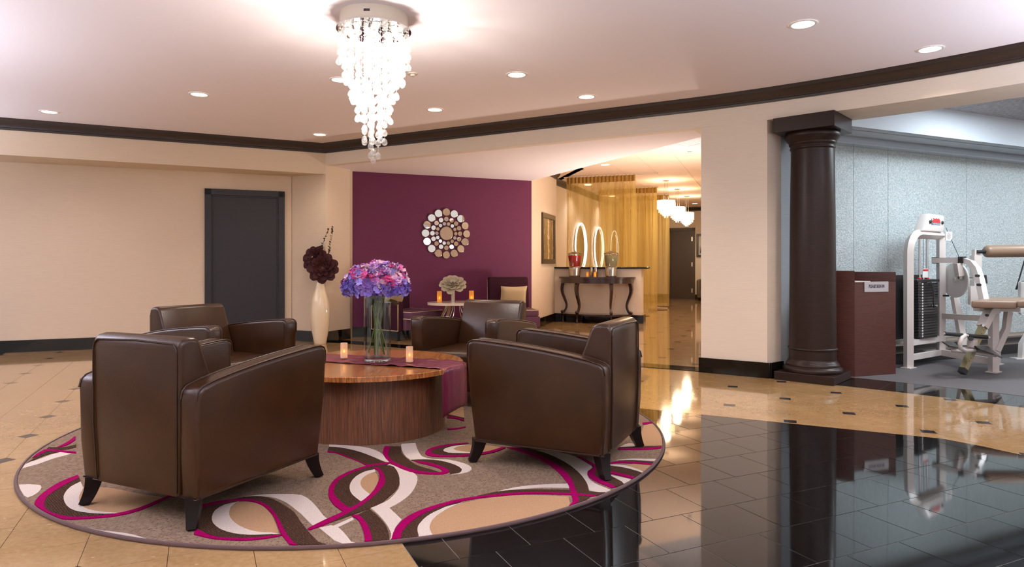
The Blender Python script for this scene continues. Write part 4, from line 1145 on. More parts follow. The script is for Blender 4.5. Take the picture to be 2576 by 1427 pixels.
def make_armchair(label):
    t = thing('leather_armchair', label, 'armchair', group='brown leather armchairs around the coffee table')
    for s in (-1, 1):
        x0, x1 = (.283, .395) if s > 0 else (-.395, -.283)
        a = MB().bprism(ARM, x0, x1, .021, 3, warp=chair_warp).build('arm', 'leather', t, smooth=50)
        pp = MB()
        for xx in (x0 + .010, x1 - .010):
            pp.tube([chair_warp(Vector((xx, y, z - .001))) + Vector((0, 0, .0)) for y, z in ARM[2:15]], .0042, 6)
        pp.build('piping', 'piping', a, smooth=60)
    back = [(-.392, .125), (-.402, .40), (-.404, .755), (-.398, .785), (-.380, .802), (-.350, .808), (-.318, .806), (-.296, .794), (-.284, .775), (-.235, .64), (-.165, .44), (-.160, .125)]
    b = MB().bprism(back, -.287, .287, .022, 3, warp=chair_warp).build('backrest', 'leather', t, smooth=50)
    MB().tube([chair_warp(Vector(p)) for p in ((-.272, -.396, .14), (-.274, -.4055, .40), (-.274, -.406, .74), (-.268, -.404, .768), (-.25, -.400, .782), (0, -.399, .789), (.25, -.400, .782), (.268, -.404, .768), (.274, -.406, .74), (.274, -.4055, .40), (.272, -.396, .14))],
              .0042, 6).build('piping', 'piping', b, smooth=60)
    MB().rbox((0, .105, .365), (.575, .60, .13), .035, 4).build('seat', 'leather', t, smooth=50)
    MB().rbox((0, .06, .215), (.56, .64, .175), .015, 2, mx=None).build('front_rail', 'leather', t, smooth=50)
    MB().tube([chair_warp(Vector(p)) for p in ((-.386, -.385, .127), (.386, -.385, .127), (.386, .366, .127), (-.386, .366, .127))], .0055, 6, closed=True).build('base_piping', 'piping', t, smooth=60)
    for sx in (-1, 1):
        for sy in (-1, 1):
            pts, tp = [], []
            for i in range(7):
                q = i / 6
                yy = (.362 + .012 * q + .024 * q * q)
                pts.append((sx * (.330 + .010 * q + .018 * q * q), sy * yy, .128 - .128 * q))
                tp.append(1.0 - .42 * q)
            MB().tube(pts, .04, flat=(.066, .072), taper=tp).build('leg', 'legwood', t, smooth=35)
    return t


ch = make_armchair('brown leather armchair nearest the camera, its plain back turned to the viewer and the wall of stone tiles')
ch['label'] = 'brown leather armchair with its back turned to us, before the cream wall and dark door'
ch.location = (-1.514, 3.336, .012)
ch.rotation_euler = (0, 0, -R(24.7))
G_ = 'brown leather armchairs around the coffee table'
dup(ch, (.281, 3.964, .012), R(65.2), 'brown leather armchair seen from the side, beside the black stone floor', G_)
dup(ch, (-2.221, 5.05, .012), -R(118.4), 'brown leather armchair below the dark door in the cream wall', G_)
dup(ch, (-.298, 5.624, .012), -R(204.9), 'brown leather armchair facing us in front of the purple wall', G_)

# ---------------------------------------------------------------- coffee table and what stands on it
TBL = Vector((-.985, 4.66))
TZ = .457
t = thing('coffee_table', 'low round zebra-grain wooden coffee table in the middle of the round rug', 'table', (TBL.x, TBL.y, .011))
MB().lathe([(.638, TZ - .046), (.643, TZ - .043), (.643, TZ - .014), (.640, TZ - .011), (0, TZ - .011)], 128).build('tabletop', 'tabletop', t, smooth=40)
MB().lathe([(.515, .0), (.515, TZ - .046)], 128).build('drum_base', 'tableside', t, smooth=40)

# runner: satin cloth laid over the top, hanging down at both ends
RD = Vector((.934, -.357)).normalized()
RP = Vector((-RD.y, RD.x))
mb = MB()
NU, NV = 70, 12
hl = math.sqrt(.645 ** 2 - .02 ** 2)
for i in range(NU + 1):
    s = -.93 + 1.86 * i / NU
    for j in range(NV + 1):
        w = -.17 + .34 * j / NV
        edge = math.sqrt(.648 ** 2 - (w - .03) ** 2)
        amp = .0026 + (.004 if s > .15 else .0)
        wr = amp * (1 + math.sin(s * 46 + w * 22) * math.cos(w * 15 + s * 9))
        if abs(s) <= edge:
            p = TBL + RD * s + RP * (w + .03)
            z = TZ + .0008 + wr * min(1, (edge - abs(s)) * 12 + .1)
        else:
            dn = abs(s) - edge
            sg = 1 if s > 0 else -1
            p = TBL + RD * (sg * (edge + .008 + .02 * dn)) + RP * (w + .03)
            z = TZ + .0008 - dn
        mb.v.append((p.x, p.y, z + .002))
for i in range(NU):
    for j in range(NV):
        a = i * (NV + 1) + j
        mb.f.append((a, a + NV + 1, a + NV + 2, a + 1))
o = mb.build('table_runner', 'satin', smooth=180)
sol = o.modifiers.new('thickness', 'SOLIDIFY'); sol.thickness = .0012; sol.offset = 1
tag(o, 'glossy burgundy satin runner across the round wooden coffee table', 'table runner')

# glass vase
VX = Vector((-.930, 4.615))
VZ = TZ + .0095
v = thing('glass_vase', 'tall clear glass cylinder vase of water in the middle of the burgundy runner', 'vase', (VX.x, VX.y, VZ))
ro, ri, hh = .0925, .0885, .478
MB().lathe([(ro - .003, 0), (ro, .003), (ro, hh - .002), (ro - .002, hh), (ri, hh - .002), (ri, .032)], 64, caps=False).build('cylinder', 'glass', v, smooth=35)
MB().lathe([(ri - .006, .0008), (ri - .001, .006), (ri - .001, .024), (ri - .008, .030), (0, .030)], 64).build('thick_base', 'puck', v, smooth=35)
# hydrangeas
pet_cols = {'lo': [(104, 84, 190), (134, 110, 208), (156, 136, 222), (120, 96, 180), (148, 104, 190), (166, 148, 228)], 'hi': [(220, 170, 214), (240, 204, 220), (204, 76, 146), (186, 130, 208), (236, 184, 204), (168, 132, 214), (214, 56, 130)]}
m = mat('hydrangea_petals', (150, 110, 190), .6, sheen=.1); k = N(m)
at_n = k.n('ShaderNodeAttribute', attribute_name='tint'); k.base(at_n.outputs['Color']); M['petals'] = m


def bloom_mesh(r, seed, name):
    rr = random.Random(seed)
    mb, cols = MB(), []
    nfl = 112
    for i in range(nfl):
        z = 1 - 1.62 * (i + .5) / nfl
        ph = i * 2.39996 + rr.uniform(-.15, .15)
        rho = math.sqrt(max(0, 1 - z * z))
        d = Vector((rho * math.cos(ph), rho * math.sin(ph), z))
        c = d * (r * rr.uniform(.88, 1.03))
        q = (d + Vector((rr.uniform(-.5, .5), rr.uniform(-.5, .5), rr.uniform(-.3, .5)))).to_track_quat('Z', 'Y').to_matrix().to_4x4()
        mx = Matrix.Translation(c) @ q @ Matrix.Rotation(rr.uniform(0, 6), 4, 'Z')
        hi = z + rr.uniform(-.35, .35) > .30
        col = rr.choice(pet_cols['hi' if hi else 'lo'])
        s_ = rr.uniform(.85, 1.2) * r * .275
        for p4 in range(4):
            a = p4 * math.pi / 2
            m4 = mx @ Matrix.Rotation(a, 4, 'Z')
            lift = rr.uniform(.0, .6)
            vv = [(0, 0, 0), (.45 * s_, -.58 * s_, .22 * s_), (.98 * s_, -.56 * s_, lift * s_), (1.16 * s_, 0, (lift - .12) * s_), (.98 * s_, .56 * s_, (lift + .1) * s_), (.45 * s_, .58 * s_, .22 * s_), (.6 * s_, 0, -.02 * s_)]
            mb.add(vv, [(0, 1, 6), (1, 2, 6), (2, 3, 6), (3, 4, 6), (4, 5, 6), (5, 0, 6)], m4)
            sh = rr.uniform(.78, 1.12)
            cols += [tuple(min(255, x * sh) for x in col)] * 7
    o = mb.build(name, 'petals', None, smooth=180)
    ca = o.data.color_attributes.new('tint', 'FLOAT_COLOR', 'POINT')
    flat_ = []
    for c in cols:
        flat_ += list(lin(c))
    ca.data.foreach_set('color', flat_)
    return o


HY_LABEL = 'purple and pink hydrangea in the tall clear glass vase'
hyd = [(-.152, .0, .555, .086), (-.085, .055, .600, .088), (.01, .07, .622, .085), (.105, .03, .612, .088), (.135, -.05, .555, .084), (.055, -.075, .560, .088), (-.055, -.085, .560, .090), (.0, .0, .645, .080), (-.10, -.05, .615, .08), (.07, -.03, .635, .078)]
for i, (dx, dy, dz, r) in enumerate(hyd):
    dz -= .035
    loc = (VX.x + dx, VX.y + dy, VZ + dz)
    h = thing('hydrangea', HY_LABEL, 'flower', loc, group='hydrangeas in the glass vase')
    b = bloom_mesh(r, 40 + i, 'bloom')
    b.parent = h
    b['kind'] = 'stuff'
    a = i * 2.1 + .6
    foot = Vector((-dx * .35 + .025 * math.cos(a), -dy * .35 + .025 * math.sin(a), 0)) - Vector((dx, dy, dz - .04 - .012 * (i % 3)))
    neck = Vector((max(-.05, min(.05, dx * .45)), max(-.05, min(.05, dy * .45)), hh - .02)) - Vector((dx, dy, dz))
    pts = [foot, foot.lerp(neck, .5) + Vector((.006 * math.cos(a), .006 * math.sin(a), 0)), neck, Vector((0, 0, -r * .3))]
    MB().tube(pts, .0042, 7).build('stem', 'stem', h, smooth=60)
    if i in (4, 5):
        lf = [(0, 0, 0), (.03, -.028, -.012), (.075, -.024, -.035), (.10, 0, -.055), (.075, .024, -.035), (.03, .028, -.012), (.05, 0, -.026)]
        MB().add(lf, [(0, 1, 6), (1, 2, 6), (2, 3, 6), (3, 4, 6), (4, 5, 6), (5, 0, 6)], Matrix.Translation((-.03, -.02, -.085)) @ Matrix.Rotation(3.6 + i, 4, 'Z')).build('leaf', 'leaf', h, smooth=180)

# LED candles
m = mat('glowing_wax', (238, 226, 224), .5); M['wax'] = m
def wax2(name, rgb, trc):
    m = mat(name, rgb, .45)
    k = N(m)
    out = k.t.nodes['Material Output']
    tl = k.n('ShaderNodeBsdfTranslucent'); tl.inputs[0].default_value = lin(trc)
    a = k.n('ShaderNodeMixShader'); a.inputs[0].default_value = .55
    k.l(k.b.outputs[0], a.inputs[1]); k.l(tl.outputs[0], a.inputs[2])
    tp = k.n('ShaderNodeBsdfTransparent')
    b = k.n('ShaderNodeMixShader'); b.inputs[0].default_value = .22
    k.l(a.outputs[0], b.inputs[1]); k.l(tp.outputs[0], b.inputs[2]); k.l(b.outputs[0], out.inputs[0])
    return m
M['wax'] = wax2('ivory_wax_shell', (238, 224, 222), (255, 222, 180))
M['waxy'] = wax2('amber_wax_shell', (250, 206, 116), (255, 186, 76))


def candle(label, group, loc, r, h, m_, fl_z, s=1.0):
    c = thing('led_candle', label, 'candle', loc, group=group)
    mb = MB().lathe([(r, 0), (r, h * .985), (r * .93, h), (r * .86, h * .985), (r * .86, h * .9)], 24, caps=False)
    mb.build('wax', m_, c, smooth=40)
    MB().lathe([(r * .9, .001), (r * .9, .004)], 24).build('bottom', 'paperw', c)
    fb = MB().lathe([(0, 0), (r * .22, r * .25), (r * .26, r * .5), (r * .15, r * .85), (0, r * 1.15)], 10, c=(0, 0, fl_z))
    fb.build('flame', 'flame', c, smooth=60)
    lamp('candle_light', 'POINT', (loc[0], loc[1], loc[2] + fl_z + r * .5), .10 * s, (1, .55, .12), shadow_soft_size=r * .3).parent = None
    return c


g = 'LED candles on the coffee table'
candle('white LED candle on the burgundy runner, between armchair and glass vase', g, (-1.196, 4.755, TZ + .013), .0245, .107, 'wax', .035)
candle('white LED candle on the burgundy runner, before the armchair facing us', g, (-.700, 4.560, TZ + .013), .0238, .106, 'wax', .035)

# ---------------------------------------------------------------- tall floor vase with dark flowers
FV = Vector((-2.742, 9.545))
fv = thing('floor_vase', 'tall slim ivory ceramic vase on the floor beside the wall stub', 'vase', (FV.x, FV.y, 0))
prof = [(.082, 0), (.086, .005), (.100, .09), (.122, .20), (.136, .31), (.142, .42), (.139, .52), (.122, .63), (.095, .73), (.070, .81), (.054, .87), (.046, .91), (.044, .935), (.038, .93), (.04, .87), (.06, .8)]
MB().lathe(prof, 48).build('body', 'ceramic', fv, smooth=60)


def cup_petal(w, l, cup, curl, name, m_):
    """one petal: a small bowl-shaped sheet with a rounded wavy rim that rises along z"""
    mb = MB()
    nu, nv = 6, 5
    for i in range(nv + 1):
        v_ = i / nv
        ww = w * (.30 + .70 * math.sin(math.pi * min(1, v_ * .62 + .12)))
        for j in range(nu + 1):
            u = j / nu * 2 - 1
            x = ww * u
            z = l * v_ * (1 - .30 * v_ * abs(u) ** 2.5)
            y = cup * (u * u) * (1 - .2 * v_) - curl * v_ ** 2.5 - cup * .6 * math.sin(math.pi * v_)
            mb.v.append((x, y + .04 * l * math.sin(u * 6 + 1) * v_ ** 2, z))
    for i in range(nv):
        for j in range(nu):
            a = i * (nu + 1) + j
            mb.f.append((a, a + 1, a + nu + 2, a + nu + 1))
    return mb


def cloth_rose(label, loc, face, r, m_, group, foot=None, stem_m='stem', petals=(5, 7, 8, 9), name='fabric_rose'):
    t = thing(name, label, 'flower', loc, group=group)
    q = Vector(face).to_track_quat('Z', 'Y').to_matrix().to_4x4()
    rings = [(.10, .55, .70), (.26, .75, .55), (.46, .90, .35), (.62, 1.0, .10)]
    rr = random.Random(len(label))
    for n_, (rad, size, up) in zip(petals, rings):
        me = cup_petal(r * .46 * size, r * .66 * size, r * .20, r * (.12 + .30 * (1 - up)), 'petal', m_)
        first = None
        for i in range(n_):
            a = 2 * math.pi * i / n_ + rr.uniform(-.2, .2) + rad * 9
            tilt = R(8 + (1 - up) * 62) + rr.uniform(-.12, .12)
            mx = q @ Matrix.Rotation(a, 4, 'Z') @ Matrix.Translation((0, -rad * r, (up - .55) * r * .45)) @ Matrix.Rotation(tilt, 4, 'X')
            if first is None:
                first = me.build('petal', m_, t, smooth=180)
                o = first
            else:
                o = copy(first, t)
            o.matrix_local = mx
    if foot is not None:
        d = Vector(foot) - Vector(loc)
        MB().tube([d, d * .5 + Vector((0, 0, .02)), q @ Vector((0, 0, -r * .3))], .004, 6).build('stem', stem_m, t, smooth=60)
    return t


M['darkrose'] = mat('wine_brown_fabric', (62, 27, 29), .6, spec=.2)
M['palerose'] = mat('greige_fabric', (186, 174, 150), .7)
mouth = (FV.x, FV.y, .90)
g = 'dark fabric roses in the floor vase'
cloth_rose('dark wine fabric rose, the lower one in the ivory floor vase', at(811, 674, 9.48), (.15, -.95, .15), .165, 'darkrose', g, mouth, 'legwood')
cloth_rose('dark wine fabric rose, the upper one in the ivory floor vase', at(787, 647, 9.56), (-.35, -.85, .35), .150, 'darkrose', g, mouth, 'legwood')
M['dryleaf'] = mat('dried_eucalyptus', (70, 64, 58), .7)
g = 'dried sprigs in the floor vase'
for lab, path, nl in (('dried eucalyptus sprig, the tallest in the ivory floor vase', [(806, 700), (822, 650), (830, 620), (836, 590), (838, 570)], 13),
                      ('dried eucalyptus sprig with sparse leaves, reaching over the upper dark rose', [(804, 700), (808, 640), (812, 615), (820, 590), (827, 576)], 10),
                      ('dried eucalyptus sprig, the short one above the lower dark rose', [(807, 700), (820, 655), (826, 638), (833, 622)], 7)):
    p = [at(x, y, 9.60) for x, y in path]
    p[0] = Vector((FV.x, FV.y, .88))
    t = thing('eucalyptus_sprig', lab, 'sprig', p[0], group=g)
    MB().tube(p, .0025, 5).build('twig', 'dryleaf', t, world=True)
    lf = None
    for i in range(nl):
        f = .38 + .62 * i / nl
        sg = f * (len(p) - 1)
        a = min(int(sg), len(p) - 2)
        pos = p[a].lerp(p[a + 1], sg - a) - p[0]
        mx = Matrix.Translation(pos) @ Matrix.Rotation(rnd.uniform(0, 6.28), 4, 'Z') @ Matrix.Rotation(rnd.uniform(.5, 1.3), 4, 'X')
        if lf is None:
            lf = MB().add([(0, 0, 0), (.014, 0, .012), (.016, .003, .026), (0, .004, .04), (-.016, .003, .026), (-.014, 0, .012)], [(0, 1, 2, 3), (0, 3, 4, 5)]).build('leaf', 'dryleaf', t)
            o = lf
        else:
            o = copy(lf, t)
        o.matrix_local = mx

# ---------------------------------------------------------------- purple wall: round mirror cluster
mc = PUR0 + AV * 1.534
mirror = thing('sunburst_mirror', 'round cluster of small mirror discs hung on the purple wall', 'mirror', (mc.x, mc.y, 1.638))
face = Matrix(((AV.x, 0, AV.y, 0), (AV.y, 0, -AV.x, 0), (0, 1, 0, 0), (0, 0, 0, 1)))     # local x along wall, y up, z out of it
frame = MB()
for rr_, n_ in ((.35, 48), (.235, 40), (.16, 32)):
    frame.tube([(rr_ * math.cos(2 * math.pi * i / n_), rr_ * math.sin(2 * math.pi * i / n_), .012) for i in range(n_)], .004, 6, closed=True)
for i in range(8):
    a = i * math.pi / 4
    frame.tube([(.1 * math.cos(a), .1 * math.sin(a), .012), (.38 * math.cos(a), .38 * math.sin(a), .012)], .004, 6)
o = frame.build('wire_frame', 'mirrorrim', mirror); o.matrix_local = face
def disc(r, x, y, z=.02, bowl=.0):
    mx = face @ Matrix.Translation((x, y, z)) @ Matrix.Rotation(rnd.uniform(-.10, .10), 4, 'X') @ Matrix.Rotation(rnd.uniform(-.10, .10), 4, 'Y')
    a = MB().lathe([(r * .90, .0035), (0, .0035)], 28, caps=False).build('mirror_disc', 'mirror', mirror)
    b = MB().lathe([(r, -.004), (r, .001), (r * .90, .0036)], 28, caps=False).build('bevelled_rim', 'mirrorrim', a, smooth=30)
    a.matrix_local = mx
disc(.118, 0, 0, .024)
for n_, rad, r, ph in ((14, .162, .0315, .12), (16, .236, .041, .0), (16, .352, .066, .0)):
    for i in range(n_):
        a = math.pi / 2 + 2 * math.pi * (i + ph * 4) / n_
        disc(r, rad * math.cos(a), rad * math.sin(a))

# small round white table with chrome legs
TT = Vector((-.83, 10.06))
t = thing('side_table', 'small oval white table with curved chrome legs before the purple wall', 'table', (TT.x, TT.y, 0), TH)
ell = [(.45 * math.cos(2 * math.pi * i / 64), .36 * math.sin(2 * math.pi * i / 64)) for i in range(64)]
MB().prism(ell, .53, .566).build('tabletop', 'white', t, smooth=40)
for sx in (-1, 1):
    for sy in (-1, 1):
        pts = []
        for i in range(12):
            q = i / 11
            pts.append((sx * (.12 + .20 * math.sin(q * math.pi * .5) ** 2 + .02), sy * (.06 + .14 * q), .53 * (1 - q)))
        MB().tube(pts, .01, flat=(.045, .012)).build('leg', 'chrome', t, smooth=40)
        pts = [(sx * (.05 + .22 * (i / 9) ** 2), sy * (.02 + .10 * i / 9), .53 - .45 * (i / 9)) for i in range(10)]
        MB().tube(pts, .007, 8).build('brace', 'chrome', t, smooth=60)
tz = .567
g = 'amber candles on the small white table'
candle('amber LED candle on the white table, beside the purple lounge chair', g, (-1.085, 9.98, tz), .036, .165, 'waxy', .045, 2.2)
candle('amber LED candle on the white table, beside the champagne pillow chair', g, (-.615, 10.14, tz), .036, .165, 'waxy', .045, 2.2)
fp = Vector((-.90, 10.16))
t = thing('metal_bud_vase', 'brushed metal cylinder vase holding a pale flower on the white table', 'vase', (fp.x, fp.y, tz))
MB().lathe([(.033, 0), (.033, .20), (.030, .20), (.030, .02)], 32).build('cylinder', 'steel', t, smooth=40)
cloth_rose('large pale greige fabric flower in the metal vase', (fp.x, fp.y - .01, tz + .285), (.05, -.62, .78), .155, 'palerose', 'pale flower on the white table', (fp.x, fp.y, tz + .05), 'stem', petals=(6, 8, 9, 10), name='fabric_peony')

# purple lounge chair, one low arm, seat drawn forward
def piped(mb_pts, parent, closed=True, r=.008):
    return MB().tube(mb_pts, r, 6, closed=closed).build('piping', 'cream', parent, smooth=60)


ang = math.atan2(-.60, .80)
lc = thing('lounge_chair', 'purple velvet lounge chair with cream piping beyond the glass vase', 'chair', (-1.61, 10.24, 0), ang - R(90) + R(0), group='purple chairs by the purple wall')
# local: +y is the way it faces, +x to its right-hand side (towards us)
MB().rbox((-.05, -.05, .235), (.70, .66, .17), .02).build('base', 'velvet', lc, smooth=50)
sc_ = MB().rbox((-.05, .0, .375), (.70, .76, .115), .03).build('seat_cushion', 'velvet', lc, smooth=50)
for z in (.325, .425):
    piped([(-.39, -.36, z), (.29, -.36, z), (.29, .37, z), (-.39, .37, z)], sc_)
am = MB().rbox((.34, -.08, .36), (.10, .62, .44), .025).build('arm', 'velvetd', lc, smooth=50)
piped([(.392, -.36, .15), (.392, -.36, .57), (.392, .215, .57), (.392, .215, .15)], am)
bk = MB().rbox((-.02, -.40, .46), (.80, .14, .62), .03).build('backrest', 'velvetd', lc, smooth=50)
for x, y in ((.34, .18), (-.36, .22), (.34, -.38), (-.36, -.38)):
    MB().tube([(x, y, .155), (x * 1.02, y * 1.04, 0)], .03, flat=(.05, .05), taper=[1, .6]).build('leg', 'legwood', lc)


def pillow(label, loc, d, rot, group):
    nx, ny = 14, 10
    mb = MB()
    for s in (1, -1):
        for i in range(nx + 1):
            for j in range(ny + 1):
                u, w = i / nx * 2 - 1, j / ny * 2 - 1
                pin = 1 - .10 * (1 - u * u) * abs(w) ** 3 - 0
                pu = 1 - .05 * (1 - w * w) * abs(u) ** 3
                h = d[2] / 2 * ((1 - u ** 4) * (1 - w ** 4)) ** .5
                mb.v.append((u * d[0] / 2 * pu, w * d[1] / 2 * pin, s * h))
        o_ = (nx + 1) * (ny + 1) * (0 if s > 0 else 1)
        for i in range(nx):
            for j in range(ny):
                a = o_ + i * (ny + 1) + j
                q = (a, a + ny + 1, a + ny + 2, a + 1)
                mb.f.append(q if s > 0 else q[::-1])
    t = mb.build('throw_pillow', 'pillow', smooth=180)
    t.matrix_world = Matrix.Translation(loc) @ rot
    tag(t, label, 'pillow', group)
    return t


g = 'champagne pillows on the purple chairs'
zr = Matrix.Rotation(ang - R(90), 4, 'Z')
pillow('square champagne satin pillow on the purple lounge chair beyond the glass vase', Vector((-1.61, 10.24, .63)) + (zr @ Vector((.13, -.16, 0))), (.40, .40, .14), zr @ Matrix.Rotation(R(68), 4, 'X'), g)

# purple chair with a tall back
ang2 = R(24.3) - R(9)
hc_ = thing('tall_back_chair', 'dark plum velvet chair with a tall back and cream piping, holding a pillow', 'chair', (.02, 10.62, 0), ang2 + R(180), group='purple chairs by the purple wall')
MB().rbox((0, .06, .24), (.66, .66, .17), .02).build('base', 'velvet', hc_, smooth=50)
sc_ = MB().rbox((0, .08, .375), (.62, .62, .11), .03).build('seat_cushion', 'velvet', hc_, smooth=50)
piped([(-.305, -.22, .425), (.305, -.22, .425), (.305, .385, .425), (-.305, .385, .425)], sc_)
bk = MB().bprism([(-.36, .15), (-.40, .90), (-.385, .925), (-.30, .925), (-.275, .90), (-.20, .40), (-.20, .15)], -.335, .335, .03, 3).build('backrest', 'velvetd', hc_, smooth=50)
for s in (-1, 1):
    piped([(s * .325, -.375, .2), (s * .325, -.397, .88), (s * .318, -.39, .915)], bk, False)
for x in (-.3, .3):
    for y in (-.3, .34):
        MB().tube([(x, y, .16), (x * 1.03, y * 1.05, 0)], .03, flat=(.05, .05), taper=[1, .6]).build('leg', 'legwood', hc_)
zr2 = Matrix.Rotation(ang2 + R(180), 4, 'Z')
pillow('oblong champagne satin pillow against the tall plum chair back', Vector((.02, 10.62, .62)) + (zr2 @ Vector((-.04, -.13, .02))), (.44, .30, .13), zr2 @ Matrix.Rotation(R(74), 4, 'X'), g)
# ---------------------------------------------------------------- bar wall, console table and drinks
B0, B1 = Vector((.834, 13.35)), Vector((2.473, 12.77))
bd = (B1 - B0).normalized()
bp = Vector((-bd.y, bd.x))                          # behind the wall
slab('wall_bar', 'wallw', [xy(B0 - bd * .15), xy(B1), xy(B1 + bp * .28), xy(B0 - bd * .15 + bp * .28)], 0, 1.045)
baseboard('baseboard_bar', [B0, B1 + bd * .02], .02)
baseboard('baseboard_bar', [B1 + bd * .02, B1 + bd * .02 + bp * .3], .02)
cap = MB().rbox((0, 0, 0), ((B1 - B0).length + .12, .40, .035), .014, 3).build('bar_counter', 'granite', smooth=40)
cc = (B0 + B1) / 2 + bp * .14 + bd * .06
cap.matrix_world = Matrix.Translation((cc.x, cc.y, 1.063)) @ Matrix.Rotation(math.atan2(bd.y, bd.x), 4, 'Z')
tag(cap, 'black granite counter top capping the low white bar wall', 'counter')

ca_ = math.atan2(bd.y, bd.x)
KC = at(1499, 812, 1.14 * FP / (812 - HY)).xy       # console, middle of its front feet
KC = KC - bp * .17
ct = thing('console_table', 'dark mahogany bow-front console table with curved legs against the bar wall', 'table', (KC.x + bp.x * .13, KC.y + bp.y * .13, 0), ca_)
def bow(w, d, y0, n=28):
    """half-round outline: straight at the back, bowed in front"""
    p = [(w / 2, y0)]
    for i in range(n + 1):
        a = math.pi * i / n
        c = math.cos(a)
        p.append((w / 2 * math.copysign(abs(c) ** .8, c), y0 - .07 - (d - .07) * math.sin(a) ** .75))
    p.append((-w / 2, y0))
    return p
KY = .22
MB().prism(bow(1.50, .50, KY), .858, .888).build('tabletop', 'mahogany', ct, smooth=40)
MB().prism(bow(1.42, .46, KY - .01), .765, .858).build('apron', 'mahogany', ct, smooth=40)
MB().prism(bow(1.42, .44, KY - .01), .145, .175).build('shelf', 'mahogany', ct, smooth=40)
for x, y, ox, oy in ((-.66, .06, -1, -.2), (-.33, -.13, -.4, -1), (.33, -.13, .4, -1), (.66, .06, 1, -.2)):
    d = Vector((ox, oy)).normalized()
    pts, tp = [], []
    for i in range(15):
        q = i / 14
        off = .028 * math.sin(q * math.pi * 2.0) - .05 * (1 - math.cos(q * math.pi)) / 2 * (1 if q < .75 else 1) + (.055 * max(0, (q - .72) / .28) ** 1.6)
        pts.append((x + d.x * off, y + d.y * off, .77 - .60 * q))
        tp.append(1.15 - .62 * q if q < .85 else .62 + .9 * (q - .85))
    lg = MB().tube(pts, .033, flat=(.058, .058), taper=tp).build('leg', 'mahogany', ct, smooth=50)
    px_, py_, _ = pts[-1]
    MB().lathe([(0, 0), (.024, .006), (.034, .03), (.024, .054), (0, .06)], 14, c=(px_ + d.x * .012, py_ + d.y * .012, .172)).build('scroll_foot', 'mahogany', lg, smooth=60)
    MB().lathe([(.03, 0), (.034, .012), (.02, .04), (.016, .10), (.026, .145)], 14, c=(px_, py_, 0)).build('bun_foot', 'mahogany', lg, smooth=60)

kz = .8885
def on_console(px, y_off):
    """a spot on the console above the front feet line"""
    k_ = (px - CX) / FP
    base_ = KC + bp * (.13 + y_off)
    s = (k_ * base_.y - base_.x) / (bd.x - k_ * bd.y)
    return base_ + bd * s


def dispenser(label, loc, liquid, level, group):
    t = thing('drink_dispenser', label, 'drink dispenser', loc, group=group)
    MB().lathe([(.100, 0), (.106, .008), (.106, .03), (.112, .10), (.120, .17), (.118, .185), (.10, .19)], 32).build('stand', 'steel', t, smooth=40)
    MB().lathe([(.098, .19), (.112, .22), (.128, .34), (.137, .44), (.134, .44), (.124, .34), (.108, .225), (.095, .20)], 32, caps=False).build('jar', 'thin', t, smooth=60)
    MB().lathe([(.094, .196), (.108, .226), (.122, .33), (.108 + .027 * level, .226 + .2 * level), (0, .226 + .2 * level)], 32).build('drink', liquid, t, smooth=60)
    MB().lathe([(.142, .438), (.145, .448), (.10, .475), (.05, .488), (.02, .490), (.02, .505), (0, .508)], 32).build('lid', 'steel', t, smooth=40)
    d = -bp
    tp = MB().tube([Vector((d.x * .10, d.y * .10, .235)), Vector((d.x * .155, d.y * .155, .235)), Vector((d.x * .165, d.y * .165, .205))], .012, 8).build('spigot', 'steel', t, smooth=60)
    MB().tube([Vector((d.x * .15, d.y * .15, .24)), Vector((d.x * .15, d.y * .15, .272))], .008, 8).build('tap_lever', 'steel', tp)
    return t


M['punch'] = mat('red_punch', (176, 34, 36), .25, spec=.5)
M['icewater'] = mat('cloudy_ice_water', (176, 160, 124), .3, trans=.35, ior=1.1)
g = 'drink dispensers on the console table'
p = on_console(1446, -.03); dispenser('glass drink dispenser filled with red punch on a steel stand', (p.x, p.y, kz), 'punch', .95, g)
p = on_console(1537.5, -.03); dispenser('glass drink dispenser filled with cloudy ice water on a steel stand', (p.x, p.y, kz), 'icewater', .95, g)
g = 'amber candles on the console table'
p = on_console(1478, .0); candle('amber LED candle on the console table, beside the red punch dispenser', g, (p.x, p.y, kz), .026, .095, 'waxy', .03, 2)
p = on_console(1497, -.08); candle('amber LED candle on the console table, before a steel cup tube', g, (p.x, p.y, kz), .026, .095, 'waxy', .03, 2)
g = 'steel cup tubes on the console table'
for px_, lab in ((1488, 'steel cup tube standing between the two amber candles on the console'), (1499, 'steel cup tube behind the amber candle on the console')):
    p = on_console(px_, .06)
    t = MB().lathe([(.03, 0), (.032, .004), (.032, .185), (.029, .185), (.028, .01)], 24).build('cup_tube', 'steel', smooth=40)
    t.location = (p.x, p.y, kz)
    tag(t, lab, 'cup holder', g)

